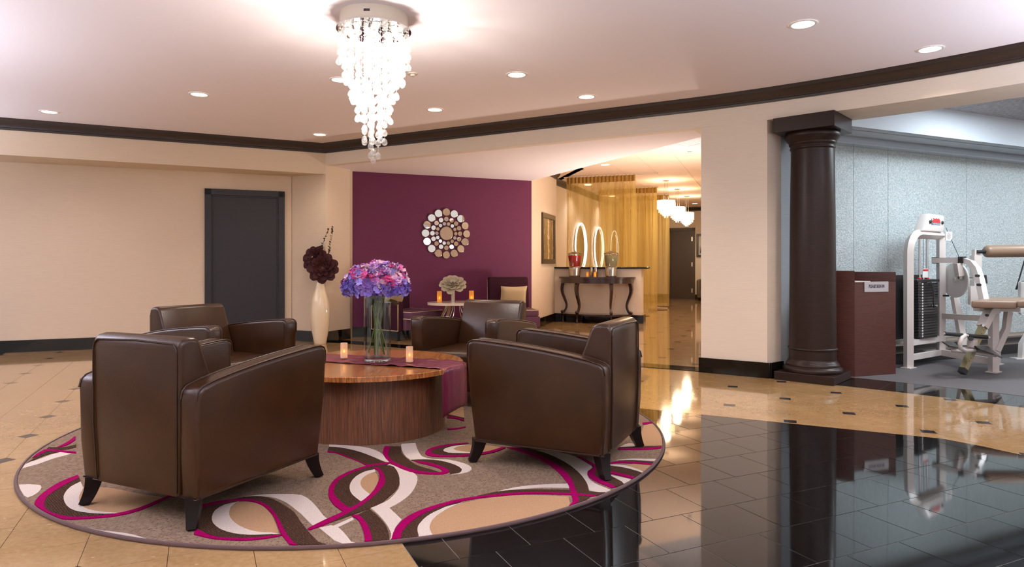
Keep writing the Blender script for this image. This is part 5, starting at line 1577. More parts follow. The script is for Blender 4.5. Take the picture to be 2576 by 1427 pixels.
# ---------------------------------------------------------------- curtains
def curtain(name, label, right_top, width, z_bot, pleats, group, taper=.06):
    """sheer panel that hangs along the hall's cross axis from its right-hand upper corner"""
    rt = Vector(right_top)
    t = thing(name, label, 'curtain', (rt.x, rt.y, 0), group=group)
    mb, hd_ = MB(), MB()
    nu, nv = pleats * 10, 10
    for j in range(nv + 1):
        f = j / nv
        z = HALLC - .03 - (HALLC - .03 - z_bot) * f
        for i in range(nu + 1):
            u = i / nu
            w = width * (1 + taper * f * (1 if z_bot < .5 else .8))
            x = -width / 2 + (u - .5) * w
            ph = u * pleats * 2 * math.pi
            amp = (.05 if f > .06 else .02) * (.6 + .4 * math.sin(u * 17 + 2 * f))
            sh = math.sin(ph + .6 * math.sin(u * 9) + .5 * f)
            q = HB * (x + .02 * math.sin(ph * .5 + 3 * f)) + HA * (amp * sh)
            mb.v.append((q.x, q.y, z))
    for j in range(nv):
        for i in range(nu):
            a = j * (nu + 1) + i
            mb.f.append((a, a + 1, a + nu + 2, a + nu + 1))
    mb.build('sheer', 'sheer', t, smooth=180)
    for i in range(nu + 1):
        u = i / nu
        q = HB * (-width * (1 - u)) + HA * (.022 * math.sin(u * pleats * 2 * math.pi) - .012)
        hd_.v += [(q.x, q.y, HALLC - .025), (q.x, q.y, HALLC - .155)]
    for i in range(nu):
        hd_.f.append((2 * i, 2 * i + 2, 2 * i + 3, 2 * i + 1))
    hd_.build('heading', 'heading', t, smooth=180)
    return t


g = 'gold sheer curtains of the hall'
r1 = Vector((2.49, 13.49))
curtain('sheer_curtain', 'wide gold sheer curtain hanging behind the low bar wall', r1, 1.44, .03, 18, g)
r2 = Vector((3.42, 15.75))
curtain('sheer_curtain', 'gold sheer curtain in the middle, falling beside the end of the bar wall', r2, 1.40, .03, 16, g, .0)
r3 = Vector((4.10, 17.45))
curtain('sheer_curtain', 'gold sheer curtain deepest in the hall, beside the brown door', r3, 1.30, .03, 16, g, .0)
for p, w, lab in ((r1, 1.95, 'white ceiling track of the wide gold curtain behind the bar wall'), (r2, 1.5, 'white ceiling track of the middle gold curtain'), (r3, 1.4, 'white ceiling track of the deepest gold curtain')):
    c = p + HB * (-.72 if w < 1.6 else -.52)
    o = MB().box((0, 0, 0), (w, .04, .022)).build('curtain_track', 'white')
    o.matrix_world = Matrix.Translation((c.x, c.y, HALLC - .0195)) @ Matrix.Rotation(math.atan2(HB.y, HB.x), 4, 'Z')
    tag(o, lab, 'curtain track', 'white curtain tracks in the hall')
M['darkdisc'] = mat('bronze_floor_disc', (96, 74, 50), .15)
for x, y, lab in ((1606, 795, 'round dark floor plate beside the bar wall end'), (1654, 780, 'round dark floor plate below the middle gold curtain'), (1676, 771, 'round dark floor plate below the deepest gold curtain')):
    d_ = CAMH * FP / (y - HY)
    p = at(x, y, d_)
    o = MB().lathe([(.24, 0), (.24, .006), (.225, .012), (0, .012)], 40).build('floor_plate', 'darkdisc', smooth=30)
    o.location = (p.x, p.y, .001)
    tag(o, lab, 'floor plate', 'round floor plates in the hall')

# round lit mirrors on the side wall of the hall
g = 'round lit mirrors on the hall side wall'
for (x, y, d_), lab in (((1456, 622, 16.2), 'round mirror ringed with white light, behind the red punch dispenser'), ((1502, 625, 17.5), 'round mirror ringed with white light, the middle one behind the sheer curtain'), ((1541, 629, 19.3), 'round mirror with a dim lit ring behind the ice water dispenser')):
    k_ = (x - CX) / FP
    s = (k_ * W3A.y - W3A.x) / (HA.x - k_ * HA.y)
    q = W3A + HA * s
    t = thing('lit_mirror', lab, 'mirror', (q.x + HB.x * .03, q.y + HB.y * .03, 1.56), group=g)
    fm = Matrix(((HA.x, 0, HB.x, 0), (HA.y, 0, HB.y, 0), (0, 1, 0, 0), (0, 0, 0, 1)))
    a = MB().lathe([(.50, 0), (.50, .012), (0, .012)], 48).build('mirror_glass', 'mirror', t, smooth=30); a.matrix_local = fm
    b = MB().tube([(.52 * math.cos(2 * math.pi * i / 64), .56 * math.sin(2 * math.pi * i / 64), .03) for i in range(64)], .019 if 'dim' not in lab else .006, 8, closed=True).build('light_ring', 'neon', t, smooth=60); b.matrix_local = fm

# ---------------------------------------------------------------- pictures
def picture(label, p0, p1, z0, z1, nrm, fw_, fr, name='framed_picture'):
    """frame on a wall from plan point p0 to p1; nrm points into the room"""
    d = (p1 - p0).normalized()
    w = (p1 - p0).length
    h = z1 - z0
    c = (p0 + p1) / 2
    t = thing(name, label, 'picture', (c.x + nrm.x * .004, c.y + nrm.y * .004, (z0 + z1) / 2))
    mx = Matrix(((d.x, 0, nrm.x, 0), (d.y, 0, nrm.y, 0), (0, 1, 0, 0), (0, 0, 0, 1)))
    for x, y, a, b in ((0, h / 2 - fw_ / 2, w, fw_), (0, -h / 2 + fw_ / 2, w, fw_), (-w / 2 + fw_ / 2, 0, fw_, h - 2 * fw_), (w / 2 - fw_ / 2, 0, fw_, h - 2 * fw_)):
        o = MB().rbox((x, y, .018), (a, b, .036), .004, 2).build('frame_bar', fr, t); o.matrix_local = mx
    return t, mx, w, h


w2 = ALC_END
nw = Vector((-w2n.x, -w2n.y))
t, mx, w, h = picture('brown framed sepia picture on the white wall between purple wall and bar', ALC_END + w2d * .70, ALC_END + w2d * 1.745, 1.14, 2.085, nw, .09, 'framebrown')
m = mat('sepia_print', (120, 96, 66), .3, coat=.6, coatr=.02); k = N(m)
sp = k.n('ShaderNodeSeparateXYZ'); tc = k.n('ShaderNodeTexCoord'); k.l(tc.outputs['Object'], sp.inputs[0])
nz = k.noise(k.coord('Object', (3, 3, 1)), 2.5, 4, .7)
xx = k.math('ADD', sp.outputs[0], k.math('MULTIPLY', k.math('SUBTRACT', nz, .5), .5))
st = k.math('ABSOLUTE', xx)
k.base(k.ramp(st, [(.0, (226, 206, 176)), (.035, (206, 180, 140)), (.07, (120, 94, 60)), (.30, (104, 82, 52)), (.34, (190, 166, 134)), (.42, (128, 104, 74))])); M['sepia'] = m
o = MB().box((0, 0, .008), (w - .16, h - .16, .006)).build('print', 'sepia', t); o.matrix_local = mx

# the photograph of a woman on the far wall
fa = fw + HB * .90
t, mx, w, h = picture('black framed black-and-white photograph of a long-haired person on the far hall wall', fa, fa + HB * .62, 1.36, 2.10, Vector((-HA.x, -HA.y)), .07, 'frameblack')
M['pgrey'] = mat('photo_grey', (196, 190, 182), .5); M['pdark'] = mat('photo_black', (34, 30, 30), .5); M['pskin'] = mat('photo_light', (214, 204, 194), .5); M['pmid'] = mat('photo_mid', (140, 134, 128), .5)
def flat(name, pts, z, m_):
    o = MB().prism(pts, z, z + .002).build(name, m_, t); o.matrix_local = mx
flat('mount', [(-w / 2 + .06, -h / 2 + .06), (w / 2 - .06, -h / 2 + .06), (w / 2 - .06, h / 2 - .06), (-w / 2 + .06, h / 2 - .06)], .006, 'paperw')
flat('photo_ground', [(-w / 2 + .09, -h / 2 + .09), (w / 2 - .09, -h / 2 + .09), (w / 2 - .09, h / 2 - .09), (-w / 2 + .09, h / 2 - .09)], .009, 'pgrey')
flat('photo_foliage', [(-.21, -.27), (-.14, -.27), (-.16, -.12), (-.19, .0), (-.21, -.05)], .0112, 'pmid')
flat('photo_hair', [(-.20, -.24), (-.16, -.05), (-.13, .12), (-.07, .22), (.01, .245), (.08, .21), (.12, .10), (.15, -.02), (.19, -.22), (.05, -.26), (-.08, -.20)], .0122, 'pdark')
flat('photo_torso', [(-.16, -.28), (-.12, -.10), (-.06, -.02), (.05, -.02), (.13, -.10), (.18, -.28)], .0142, 'pskin')
flat('photo_face', [(.0 + .052 * math.cos(a), .10 + .075 * math.sin(a)) for a in [i * math.pi / 10 for i in range(20)]], .0162, 'pskin')
flat('photo_neck', [(-.025, -.03), (.03, -.03), (.025, .06), (-.02, .06)], .0152, 'pskin')
for x, y, a, b in ((-.02, .115, .014, .006), (.022, .115, .014, .006), (.002, .062, .018, .007)):
    flat('photo_feature', [(x - a, y), (x, y - b), (x + a, y), (x, y + b)], .0182, 'pdark')

# sofa at the far wall
sp_ = fa + HB * .62 - HA * .50
sofa = thing('leather_sofa', 'dark olive-grey leather sofa with round arms below the photograph in the hall', 'sofa', (sp_.x, sp_.y, 0), math.atan2(HB.y, HB.x))
MB().rbox((0, 0, .22), (1.05, .72, .26), .04).build('base', 'sofa', sofa, smooth=50)
MB().rbox((.05, -.04, .40), (.84, .62, .13), .045).build('seat_cushion', 'sofa', sofa, smooth=50)
MB().rbox((.05, .29, .50), (.92, .18, .50), .06).build('backrest', 'sofa', sofa, smooth=50)
for s in (-1, 1):
    MB().rbox((s * .47, -.02, .40), (.14, .72, .52), .068, 4).build('arm', 'sofa', sofa, smooth=50)
for x in (-.46, .46):
    for y in (-.3, .3):
        MB().lathe([(.025, 0), (.032, .09)], 10, c=(x, y, 0)).build('leg', 'legwood', sofa)

# ---------------------------------------------------------------- pendant lamps of the hall
M['shade'] = mat('sheer_shade', (246, 230, 204), .6); k = N(M['shade'])
out = k.t.nodes['Material Output']; tl = k.n('ShaderNodeBsdfTranslucent'); tl.inputs[0].default_value = (1, .9, .75, 1)
a = k.n('ShaderNodeMixShader'); a.inputs[0].default_value = .7; k.l(k.b.outputs[0], a.inputs[1]); k.l(tl.outputs[0], a.inputs[2]); k.l(a.outputs[0], out.inputs[0])
g = 'crystal drum pendants in the hall'
ball = MB()
b_ = bmesh.new(); bmesh.ops.create_icosphere(b_, subdivisions=1, radius=1); ball.bm(b_)
for (x, d_), lab in (((1675.5, 14.54), 'crystal drum pendant lamp nearest the sheer curtains'), ((1704, 16.24), 'crystal drum pendant lamp in the middle of the row of three'), ((1727.5, 18.0), 'crystal drum pendant lamp nearest the framed photograph')):
    p = at(x, 500, d_)
    t = thing('pendant_lamp', lab, 'pendant lamp', (p.x, p.y, HALLC), group=g)
    MB().lathe([(.07, -.025), (.07, -.001)], 24).build('ceiling_rose', 'steel', t, smooth=30)
    rod = MB()
    for dx in (-.05, 0, .05):
        rod.tube([(dx * .6, 0, -.02), (dx, 0, -.46)], .0035, 5)
    rod.build('suspension', 'steel', t)
    MB().lathe([(.19, -.45), (.19, -.64)], 40, caps=False).build('shade', 'shade', t, smooth=60)
    MB().lathe([(.12, -.50), (.12, -.60)], 24, caps=False).build('inner_shade', 'shade', t, smooth=60)
    for i in range(3):
        a = i * 2.1
        MB().lathe([(0, -.58), (.02, -.57), (.026, -.54), (.014, -.51), (0, -.50)], 10, c=(.06 * math.cos(a), .06 * math.sin(a), 0)).build('bulb', 'bulb', t)
    for rr_, n_, ln in ((.155, 14, 2), (.115, 11, 3), (.075, 8, 4), (.035, 5, 5)):
        for i in range(n_):
            a = 2 * math.pi * i / n_ + rr_ * 9
            st_ = MB()
            for q in range(ln + 1):
                st_.add(ball.v, ball.f, Matrix.Translation((rr_ * math.cos(a), rr_ * math.sin(a), -.63 - .036 * q)) @ Matrix.Scale(.014, 4))
            st_.build('crystal_strand', 'crystal', t)
    lamp('pendant_light', 'POINT', (p.x, p.y, HALLC - .70), 50, (1, .78, .52), shadow_soft_size=.10)
    lamp('pendant_light', 'POINT', (p.x, p.y, HALLC - .40), 14, (1, .78, .52), shadow_soft_size=.10)

# ---------------------------------------------------------------- downlights
LENS = MB().lathe([(.078, -.004), (.0, -.004)], 32, caps=False)
RING = MB().lathe([(.078, -.006), (.088, -.009), (.098, -.005), (.100, -.0005)], 32, caps=False)


def downlight(label, x, y, z, lit=True, w=SPOT_W, r=1.0, col=WARM, group='recessed downlights in the lounge ceiling'):
    t = thing('ceiling_downlight', label, 'ceiling light', (x, y, z), group=group)
    RING.build('trim_ring', 'paperw', t, smooth=40)
    LENS.build('lamp_lens', 'lens' if lit else 'steel', t)
    t.scale = (r, r, 1)
    if lit:
        lamp('downlight', 'SPOT', (x, y, z - .02), w, col, spot_size=R(128), spot_blend=.7, shadow_soft_size=.08)
    return t


DL = [((124, 281), 'recessed downlight farthest along the cream wall, over the stone tiles'), ((501, 237), 'recessed downlight between the far cream-wall one and the chandelier'), ((856, 200.5), 'recessed downlight partly hidden behind the crystal chandelier'),
      ((1300, 187.5), 'recessed downlight in the open ceiling beside the chandelier, before the purple wall'), ((1094, 275.5), 'recessed downlight beyond the chandelier, over the purple wall side'), ((804, 338), 'recessed downlight in the corner where the dark mouldings meet'),
      ((1475.5, 243), 'recessed downlight close to the moulding above the bar passage'), ((2020, 60.5), 'large recessed downlight over the polished black floor'), ((2340, 123), 'recessed downlight close to the moulding by the exercise room')]
for (x, y), lab in DL:
    p = at(x, y, (CEIL - CAMH) * FP / (HY - y))
    downlight(lab, p.x, p.y, CEIL - .0005, w=28 if x < 700 else 75 if x > 1900 else SPOT_W)
for x, y, w_ in ((-5.6, 4.6, 18), (-7.2, 6.4, 18), (-3.4, 2.2, 18), (3.4, 2.3, 40)):
    lamp('downlight', 'SPOT', (x, y, CEIL - .02), w_, WARM, spot_size=R(128), spot_blend=.7, shadow_soft_size=.08)   # added fill spots out of view, no fixtures
p = at(1522, 413, (HALLC - CAMH) * FP / (HY - 413))
gh = 'recessed downlights in the hall ceiling'
downlight('recessed downlight before the wide gold curtain', p.x, p.y, HALLC - .009, group=gh, w=90)
p = at(1735, 379, (HALLC - CAMH) * FP / (HY - 379))
downlight('small unlit recessed downlight near the white pillar', p.x, p.y, HALLC - .009, lit=False, r=.5, group=gh)
p = at(1748, 511.5, (HALLC - CAMH) * FP / (HY - 511.5))
downlight('recessed downlight deep in the hall above the framed photograph', p.x, p.y, HALLC - .009, group=gh, w=80)
for x, y, w_, lab in ((1.75, 15.4, 55, 'recessed downlight behind the wide gold curtain'), (2.7, 18.0, 70, 'recessed downlight behind the middle gold curtain')):
    downlight(lab, x, y, HALLC - .009, group=gh, w=w_)
for x, y in ((2.05, 8.35), (3.4, 11.4), (4.6, 14.0)):
    lamp('downlight', 'SPOT', (x, y, HALLC - .03), 90, WARM, spot_size=R(128), spot_blend=.7, shadow_soft_size=.08)   # added fill spots without fixtures, hidden by header and pillar
# smoke detector beside the chandelier
p = at(1038, 184.5, (CEIL - CAMH) * FP / (HY - 184.5))
o = MB().lathe([(.0, -.028), (.02, -.028), (.024, -.012), (.045, -.010), (.048, -.0005)], 24).build('sprinkler_head', 'white', smooth=40)
o.location = (p.x, p.y, CEIL)
tag(o, 'small white sprinkler head on the ceiling beside the chandelier', 'sprinkler')

# ---------------------------------------------------------------- chandelier
CHX = Vector((-.965, 4.67))
ch_ = thing('crystal_chandelier', 'round ceiling chandelier with a tapering cascade of crystal drops', 'chandelier', (CHX.x, CHX.y, CEIL))
can = MB().lathe([(.236, -.0005), (.236, -.098)], 64).build('canopy', 'white', ch_, smooth=40)
sl = MB()
for i in range(5):
    a = -math.pi / 2 + .0 + (i - 2) * .035
    sl.box((.2365 * math.cos(a), .2365 * math.sin(a), -.045), (.007, .004, .016), a + math.pi / 2)
sl.build('vent_slot', 'ink', can, kind='stuff')
MB().lathe([(.258, -.098), (.258, -.106), (0, -.106)], 64).build('mirror_plate', 'chrome', ch_, smooth=40)
for i in range(9):
    a = 2 * math.pi * i / 8 + .3
    r_ = .175 if i < 8 else 0
    bb = MB().lathe([(.03, -.106), (.03, -.112)], 16, c=(r_ * math.cos(a), r_ * math.sin(a), 0)).build('lamp_holder', 'steel', ch_)
    MB().lathe([(0, -.142), (.018, -.138), (.022, -.120), (.012, -.112)], 12, c=(r_ * math.cos(a), r_ * math.sin(a), 0)).build('bulb', 'bulb', bb, smooth=60)
    lamp('chandelier_light', 'POINT', (CHX.x + .7 * r_ * math.cos(a), CHX.y + .7 * r_ * math.sin(a), CEIL - (.34, .58)[i % 2 if i < 8 else 1] - (.12 if i == 8 else 0)), CHAND_W * (1.0, 1.4)[i % 2 if i < 8 else 1], (1, .92, .84), shadow_soft_size=.03)
# drop: a faceted pear
b_ = bmesh.new()
bmesh.ops.create_icosphere(b_, subdivisions=2, radius=.021)
for v_ in b_.verts:
    if v_.co.z > .008:
        v_.co.z += (v_.co.z - .008) * .8
drop = MB().bm(b_)
bead = MB().lathe([(0, -.006), (.0095, 0), (0, .006)], 8)
drop_me = None
nd = 0
for rr_, n_ in ((.238, 23), (.200, 19), (.158, 15), (.115, 11), (.072, 7), (.030, 3)):
    for i in range(n_):
        a = 2 * math.pi * (i + (rr_ * 31) % 1) / n_
        x, y = rr_ * math.cos(a), rr_ * math.sin(a)
        ln = .20 + (.24 - rr_) / .21 * .68 + rnd.uniform(-.035, .035)
        zb = -.106 - ln
        st_ = MB().tube([(x, y, -.106), (x, y, zb)], .0011, 4)
        zs = [zb]
        for q in range(2 if rr_ > .05 else 2):
            zs.append(zb + .052 * (q + 1) + rnd.uniform(0, .05))
        if rnd.random() < .6:
            zs.append(zb + rnd.uniform(.2, .3))
        zz = -.125
        while zz > zb + .03:
            if min(abs(zz - q) for q in zs) > .028:
                st_.add(bead.v, bead.f, Matrix.Translation((x, y, zz)))
            zz -= rnd.uniform(.030, .055)
        st_.build('crystal_strand', 'crystal', ch_)
        for q in zs:
            if q > -.135:
                continue
            if drop_me is None:
                drop_me = drop.build('crystal_drop', 'crystal', ch_)
                o = drop_me
            elif nd < 296:
                o = copy(drop_me, ch_)
            else:
                continue
            nd += 1
            o.location = (x, y, q - .012)
            o.rotation_euler = (0, 0, rnd.uniform(0, 3))

# ---------------------------------------------------------------- column
cx_ = Vector((2.972, 6.605))
col = thing('column', 'dark espresso round column with moulded base and capital beside the white pillar', 'column', (cx_.x, cx_.y, 0), R(-42))
MB().rbox((0, 0, .041), (.555, .545, .08), .004, 2).build('plinth', 'espresso', col)
MB().lathe([(.268, .081), (.275, .092), (.277, .108), (.270, .124), (.255, .132), (.247, .140), (.250, .150), (.246, .160), (.240, .168), (.232, .176), (.228, .186), (.2185, .192), (.2160, .205)], 64).build('base_moulding', 'espresso', col, smooth=50)
MB().lathe([(.2155, .20), (.2155, .30), (.2155, .2955), (.226, .300), (.2285, .308), (.226, .316), (.2150, .321), (.2130, .8), (.2080, 1.6), (.198, 2.28)], 64, caps=False).build('shaft', 'espresso', col, smooth=50)
MB().lathe([(.198, 2.26), (.207, 2.268), (.210, 2.278), (.204, 2.288), (.204, 2.30), (.216, 2.312), (.219, 2.326), (.216, 2.335), (.232, 2.352), (.250, 2.378), (.256, 2.40), (.250, 2.42), (.242, 2.43)], 64).build('capital_moulding', 'espresso', col, smooth=50)
MB().rbox((0, 0, 2.501), (.57, .56, .145), .004, 2).build('abacus', 'espresso', col)

# ---------------------------------------------------------------- sign-in stand
q0 = at(2150, 948.8, CAMH * FP / (948.8 - HY)).xy
q1 = at(2254.6, 941.4, CAMH * FP / (941.4 - HY)).xy
pd = (q1 - q0).normalized()
q1 = q0 + pd * .545
pl = Vector((-pd.y, pd.x))
side = Vector((-.52, .40)).normalized()
ps = thing('sign_in_stand', 'dark mahogany lectern box behind the column, with a sign-in tray', 'stand', (q0.x, q0.y, .002))
def wpr(name, m_, pts, z0, z1, parent=ps):
    return MB().prism([xy(p_) for p_ in pts], z0, z1).build(name, m_, parent, world=True)
qa, qb, qc, qd = q0, q1, q1 + side * .46, q0 + side * .46
th_ = .022
wpr('front_panel', 'podium', [qa, qb, qb + pl * th_, qa + pl * th_], 0, .955)
wpr('side_panel', 'podium', [qa, qa + pl * .02, qd + pl * .02, qd], 0, 1.07)
wpr('side_panel', 'podium', [qb, qc, qc + pl * .02, qb + pl * .02], 0, 1.055)
wpr('back_panel', 'podium', [qd, qc, qc + pl * th_, qd + pl * th_], 0, 1.065)
wpr('tray_board', 'podium', [qa + pl * .02 + pd * .002, qb + pl * .02 - pd * .002, qc - pd * .002, qd + pd * .002], .925, .945)
sh_ = qa + pl * .05 + pd * .05
pp = MB().prism([xy(v_) for v_ in (qa + pd * .06 + pl * .05, qa + pd * .26 + pl * .05, qa + pd * .22 + pl * .2, qa + pd * .02 + pl * .2)], .946, .962).build('sign_in_sheets', 'paperw')
tag(pp, 'white sign-in sheets lying in the tray of the mahogany stand', 'paper')
# sign plate with its lettering
k0, k1 = (2173.6 - CX) / FP, (2233.8 - CX) / FP
def along(k_):
    s = (k_ * q0.y - q0.x) / (pd.x - k_ * pd.y)
    return q0 + pd * s
s0, s1 = along(k0), along(k1)
zt = CAMH - (708.6 - HY) * s0.y / FP
zb_ = CAMH - (734.5 - HY) * s0.y / FP
sg = MB().prism([xy(v_) for v_ in (s0 - pl * .006, s1 - pl * .006, s1 - pl * .0005, s0 - pl * .0005)], zb_ - .002, zt - .002).build('sign_plate', 'signgrey', ps, world=True)
cu = bpy.data.curves.new('lettering', 'FONT')
cu.body = 'PLEASE SIGN IN'
cu.align_x, cu.align_y = 'CENTER', 'CENTER'
cu.extrude = .0006
cu.size = .0365
cu.offset = .0006
cu.materials.append(M['ink'])
tmp_ = bpy.data.objects.new('lettering', cu)
COL.objects.link(tmp_)
me_ = bpy.data.meshes.new_from_object(tmp_.evaluated_get(bpy.context.evaluated_depsgraph_get()))
bpy.data.objects.remove(tmp_)
tx = bpy.data.objects.new('lettering', me_)
COL.objects.link(tx)
tx.parent = sg
mid = (s0 + s1) / 2 - pl * .0068 - q0
tx.matrix_local = Matrix.Translation((mid.x, mid.y, (zt + zb_) / 2)) @ Matrix(((pd.x, 0, -pl.x, 0), (pd.y, 0, -pl.y, 0), (0, 1, 0, 0), (0, 0, 0, 1))) @ Matrix.Diagonal((.82, 1.25, 1, 1))
# ---------------------------------------------------------------- exercise machine (leg curl with weight stack)
def g(x, y, d_):
    """survey of the machine: crop pixel of the photograph at depth d_"""
    return at(2240 + .2942 * x, 540 + .2942 * y, d_)


mo = g(155, 1312, 7.285)
em = thing('weight_machine', 'white steel leg exercise machine with weight stack and tan vinyl pads', 'exercise machine', (mo.x, mo.y, .002))
def frame(pts, w=.075, h=.05, name='frame_tube', m_='whitemetal', parent=None, **kw):
    return MB().tube(pts, w, flat=(w, h)).build(name, m_, parent or em, smooth=30, world=True, **kw)
def rod(pts, r, name, m_, parent=None, n=10):
    return MB().tube(pts, r, n).build(name, m_, parent or em, smooth=60, world=True)


DL_, DR = 7.285, 7.75
foot = Vector((mo.x, mo.y, 0.01))
# left upright that bends over into the top tube
zt_ = g(240, 165, 7.35).z
pts = [Vector((mo.x, mo.y, .012)), Vector((mo.x, mo.y, zt_ - .22))]
tr_ = g(450, 165, DR)
dirx = Vector((tr_.x - mo.x, tr_.y - mo.y, 0)).normalized()
for i in range(1, 8):
    a = i / 8 * math.pi / 2
    pts.append(Vector((mo.x, mo.y, zt_ - .22)) + dirx * (.22 * (1 - math.cos(a))) + Vector((0, 0, .22 * math.sin(a))))
pts.append(Vector((mo.x, mo.y, zt_)) + dirx * .22)
pr_ = g(432, 600, DR)
rx, ry = pr_.x, pr_.y
pts.append(Vector((rx, ry, zt_)))
frame(pts, .072, .072)
frame([Vector((rx, ry, .12)), Vector((rx, ry, zt_ + .02))], .072, .06)
for z in (.115, .275):
    frame([Vector((mo.x, mo.y, z)), Vector((rx, ry, z))], .05, .06)
def footplate(p):
    MB().box((p.x, p.y, .008), (.15, .10, .010), math.atan2(dirx.y, dirx.x)).build('foot_plate', 'whitemetal', em, world=True)
footplate(foot)
# third leg carrying the bench
D3 = 7.0
lg = g(882, 1345, D3)
frame([Vector((lg.x, lg.y, .012)), Vector((lg.x, lg.y, g(882, 800, D3).z))], .07, .07)
footplate(Vector((lg.x, lg.y, 0)))
frame([Vector((rx, ry, .115)), Vector((lg.x, lg.y, .115))], .05, .07)
frame([g(440, 868, DR), g(800, 888, 7.15)], .05, .062)
# rear foot seen below the bench
rf = g(905, 1290, 7.55)
frame([Vector((rf.x, rf.y, .012)), Vector((rf.x, rf.y, .30))], .06, .06)
footplate(Vector((rf.x, rf.y, 0)))
# brace from the bench to the third leg
frame([g(1008, 830, 6.98), g(990, 975, 6.98), g(905, 1165, 6.98)], .06, .055)
# diagonal rear strut
frame([g(548, 700, 7.7), g(625, 1120, 7.55)], .065, .06)
# lever arm: horizontal, bent down to the bench
frame([g(365, 392, 7.72), g(620, 390, 7.45), g(690, 415, 7.35), g(735, 470, 7.27), g(765, 560, 7.2), g(792, 690, 7.1), g(806, 765, 7.05)], .07, .06)
for p, q in (((362, 392, 7.735), (404, 392, 7.70)), ((592, 388, 7.46), (632, 388, 7.42))):
    frame([g(*p), g(*q)], .085, .072, 'end_cap', 'blackrubber')
for x, y in ((735, 523), (748, 600)):
    p = g(x, y, 7.12)
    rod([p, p + Vector((-.02, -.06, 0))], .015, 'bolt_cap', 'blackrubber')
# post with the roll pad
frame([g(730, 700, 7.65), g(730, 350, 7.65)], .085, .08)
frame([g(730, 360, 7.65), g(730, 300, 7.65)], .06, .055)
rod([g(738, 318, 7.62), g(815, 317, 7.62)], .022, 'roll_axle', 'blackrubber')
frame([g(705, 770, 7.5), g(705, 612, 7.5)], .085, .05, 'cover_box')
ra, rb = g(806, 316, 7.62), g(1420, 311, 7.62)
rd_ = (rb - ra)
q_ = rd_.to_track_quat('Z', 'Y').to_matrix().to_4x4()
L_ = rd_.length
mxr = Matrix.Translation(ra - em.location) @ q_
o = MB().lathe([(0, 0), (.05, .004), (.066, .022), (.069, .05), (.069, L_ - .05), (.06, L_ - .01), (0, L_)], 32).build('roll_pad', 'vinyl', em, smooth=50); o.matrix_local = mxr
# cam disc
dc = g(553, 560, 7.62)
nn_ = Vector((-.985, -.10, .02)).normalized()
mxd = Matrix.Translation(dc - em.location) @ nn_.to_track_quat('Z', 'Y').to_matrix().to_4x4()
M['discplate'] = mat('frosted_white_disc', (226, 226, 224), .3)
o = MB().lathe([(.20, -.008), (.202, 0), (.196, .008), (.03, .010), (.03, .022), (0, .022)], 48).build('cam_disc', 'discplate', em, smooth=35); o.matrix_local = mxd
frame([g(575, 415, 7.45), g(592, 525, 7.45)], .07, .06, 'cam_bracket')
rod([g(595, 540, 7.5), g(700, 548, 7.5)], .016, 'cam_axle', 'chrome')
rod([g(592, 505, 7.47), g(598, 550, 7.47)], .026, 'cam_hub', 'steel')
rod([g(452, 694, 7.68), g(497, 694, 7.62)], .011, 'peg', 'blackrubber')
rod([g(790, 520, 7.3), g(800, 590, 7.3)], .035, 'stop_bumper', 'blackrubber')
# weight stack
sc0 = (Vector((mo.x, mo.y, 0)).lerp(Vector((rx, ry, 0)), .50)) + Vector((-dirx.y, dirx.x, 0)) * .02
sa = math.atan2(dirx.y, dirx.x)
wp = None
for i in range(20):
    z = .335 + i * .0305
    if wp is None:
        wp = MB().rbox((0, 0, 0), (.46, .11, .0275), .004, 1, sa).build('weight_plate', 'blackplate', em); o = wp
    else:
        o = copy(wp, em)
    o.location = Vector((sc0.x, sc0.y, z)) - em.location
zc = .335 + 20 * .0305
MB().rbox((sc0.x, sc0.y, zc + .006), (.52, .12, .03), .005, 1, sa).build('top_plate', 'blackplate', em, world=True)
nf = Vector((dirx.y, -dirx.x, 0))
lb = None
for i in range(20):
    pz = Vector((sc0.x, sc0.y, .335 + i * .0305)) + nf * .0565 - dirx * .145
    if lb is None:
        lb = MB().box((0, 0, 0), (.026, .003, .019), sa).build('plate_label', 'paperw', em); o = lb
        lm = MB().box((0, -.0017, 0), (.010, .0006, .006)).build('label_mark', 'ink', o); 
        lm.matrix_local = Matrix.Rotation(sa, 4, 'Z')
    else:
        o = copy(lb, em)
        copy(lm, o)
    o.location = pz - em.location
# shroud plate behind the stack
bk_ = sc0 - nf * .13
MB().box((bk_.x - dirx.x * .02, bk_.y - dirx.y * .02, .655), (.70, .012, .72), sa).build('shroud', 'blackplate', em, world=True)
MB().box((sc0.x, sc0.y, .315), (.40, .12, .012), sa).build('stack_base', 'blackrubber', em, world=True)
for s in (-.088, .088):
    p = Vector((sc0.x, sc0.y, 0)) + dirx * s
    rod([p + Vector((0, 0, .31)), p + Vector((0, 0, zt_ - .03))], .0125, 'guide_rod', 'chrome')
    MB().lathe([(.02, 0), (.022, .012), (.014, .02)], 12, c=(p.x, p.y, zc + .022)).build('bushing', 'red', em, world=True)
p = Vector((sc0.x, sc0.y, 0))
rod([p + Vector((0, 0, zc + .02)), p + Vector((0, 0, zt_))], .003, 'lift_cable', 'blackrubber', n=6)
rod([p + Vector((0, 0, zc + .02)), p + Vector((0, 0, zc + .12))], .012, 'selector_stem', 'chrome')
MB().box((p.x - nf.x * -.02, p.y - nf.y * -.02, zc + .09), (.13, .004, .10), sa).build('warning_label', 'paperw', em, world=True)
MB().box((p.x + nf.x * .024, p.y + nf.y * .024, zc + .125), (.12, .002, .02), sa).build('warning_band', 'red', em, world=True)
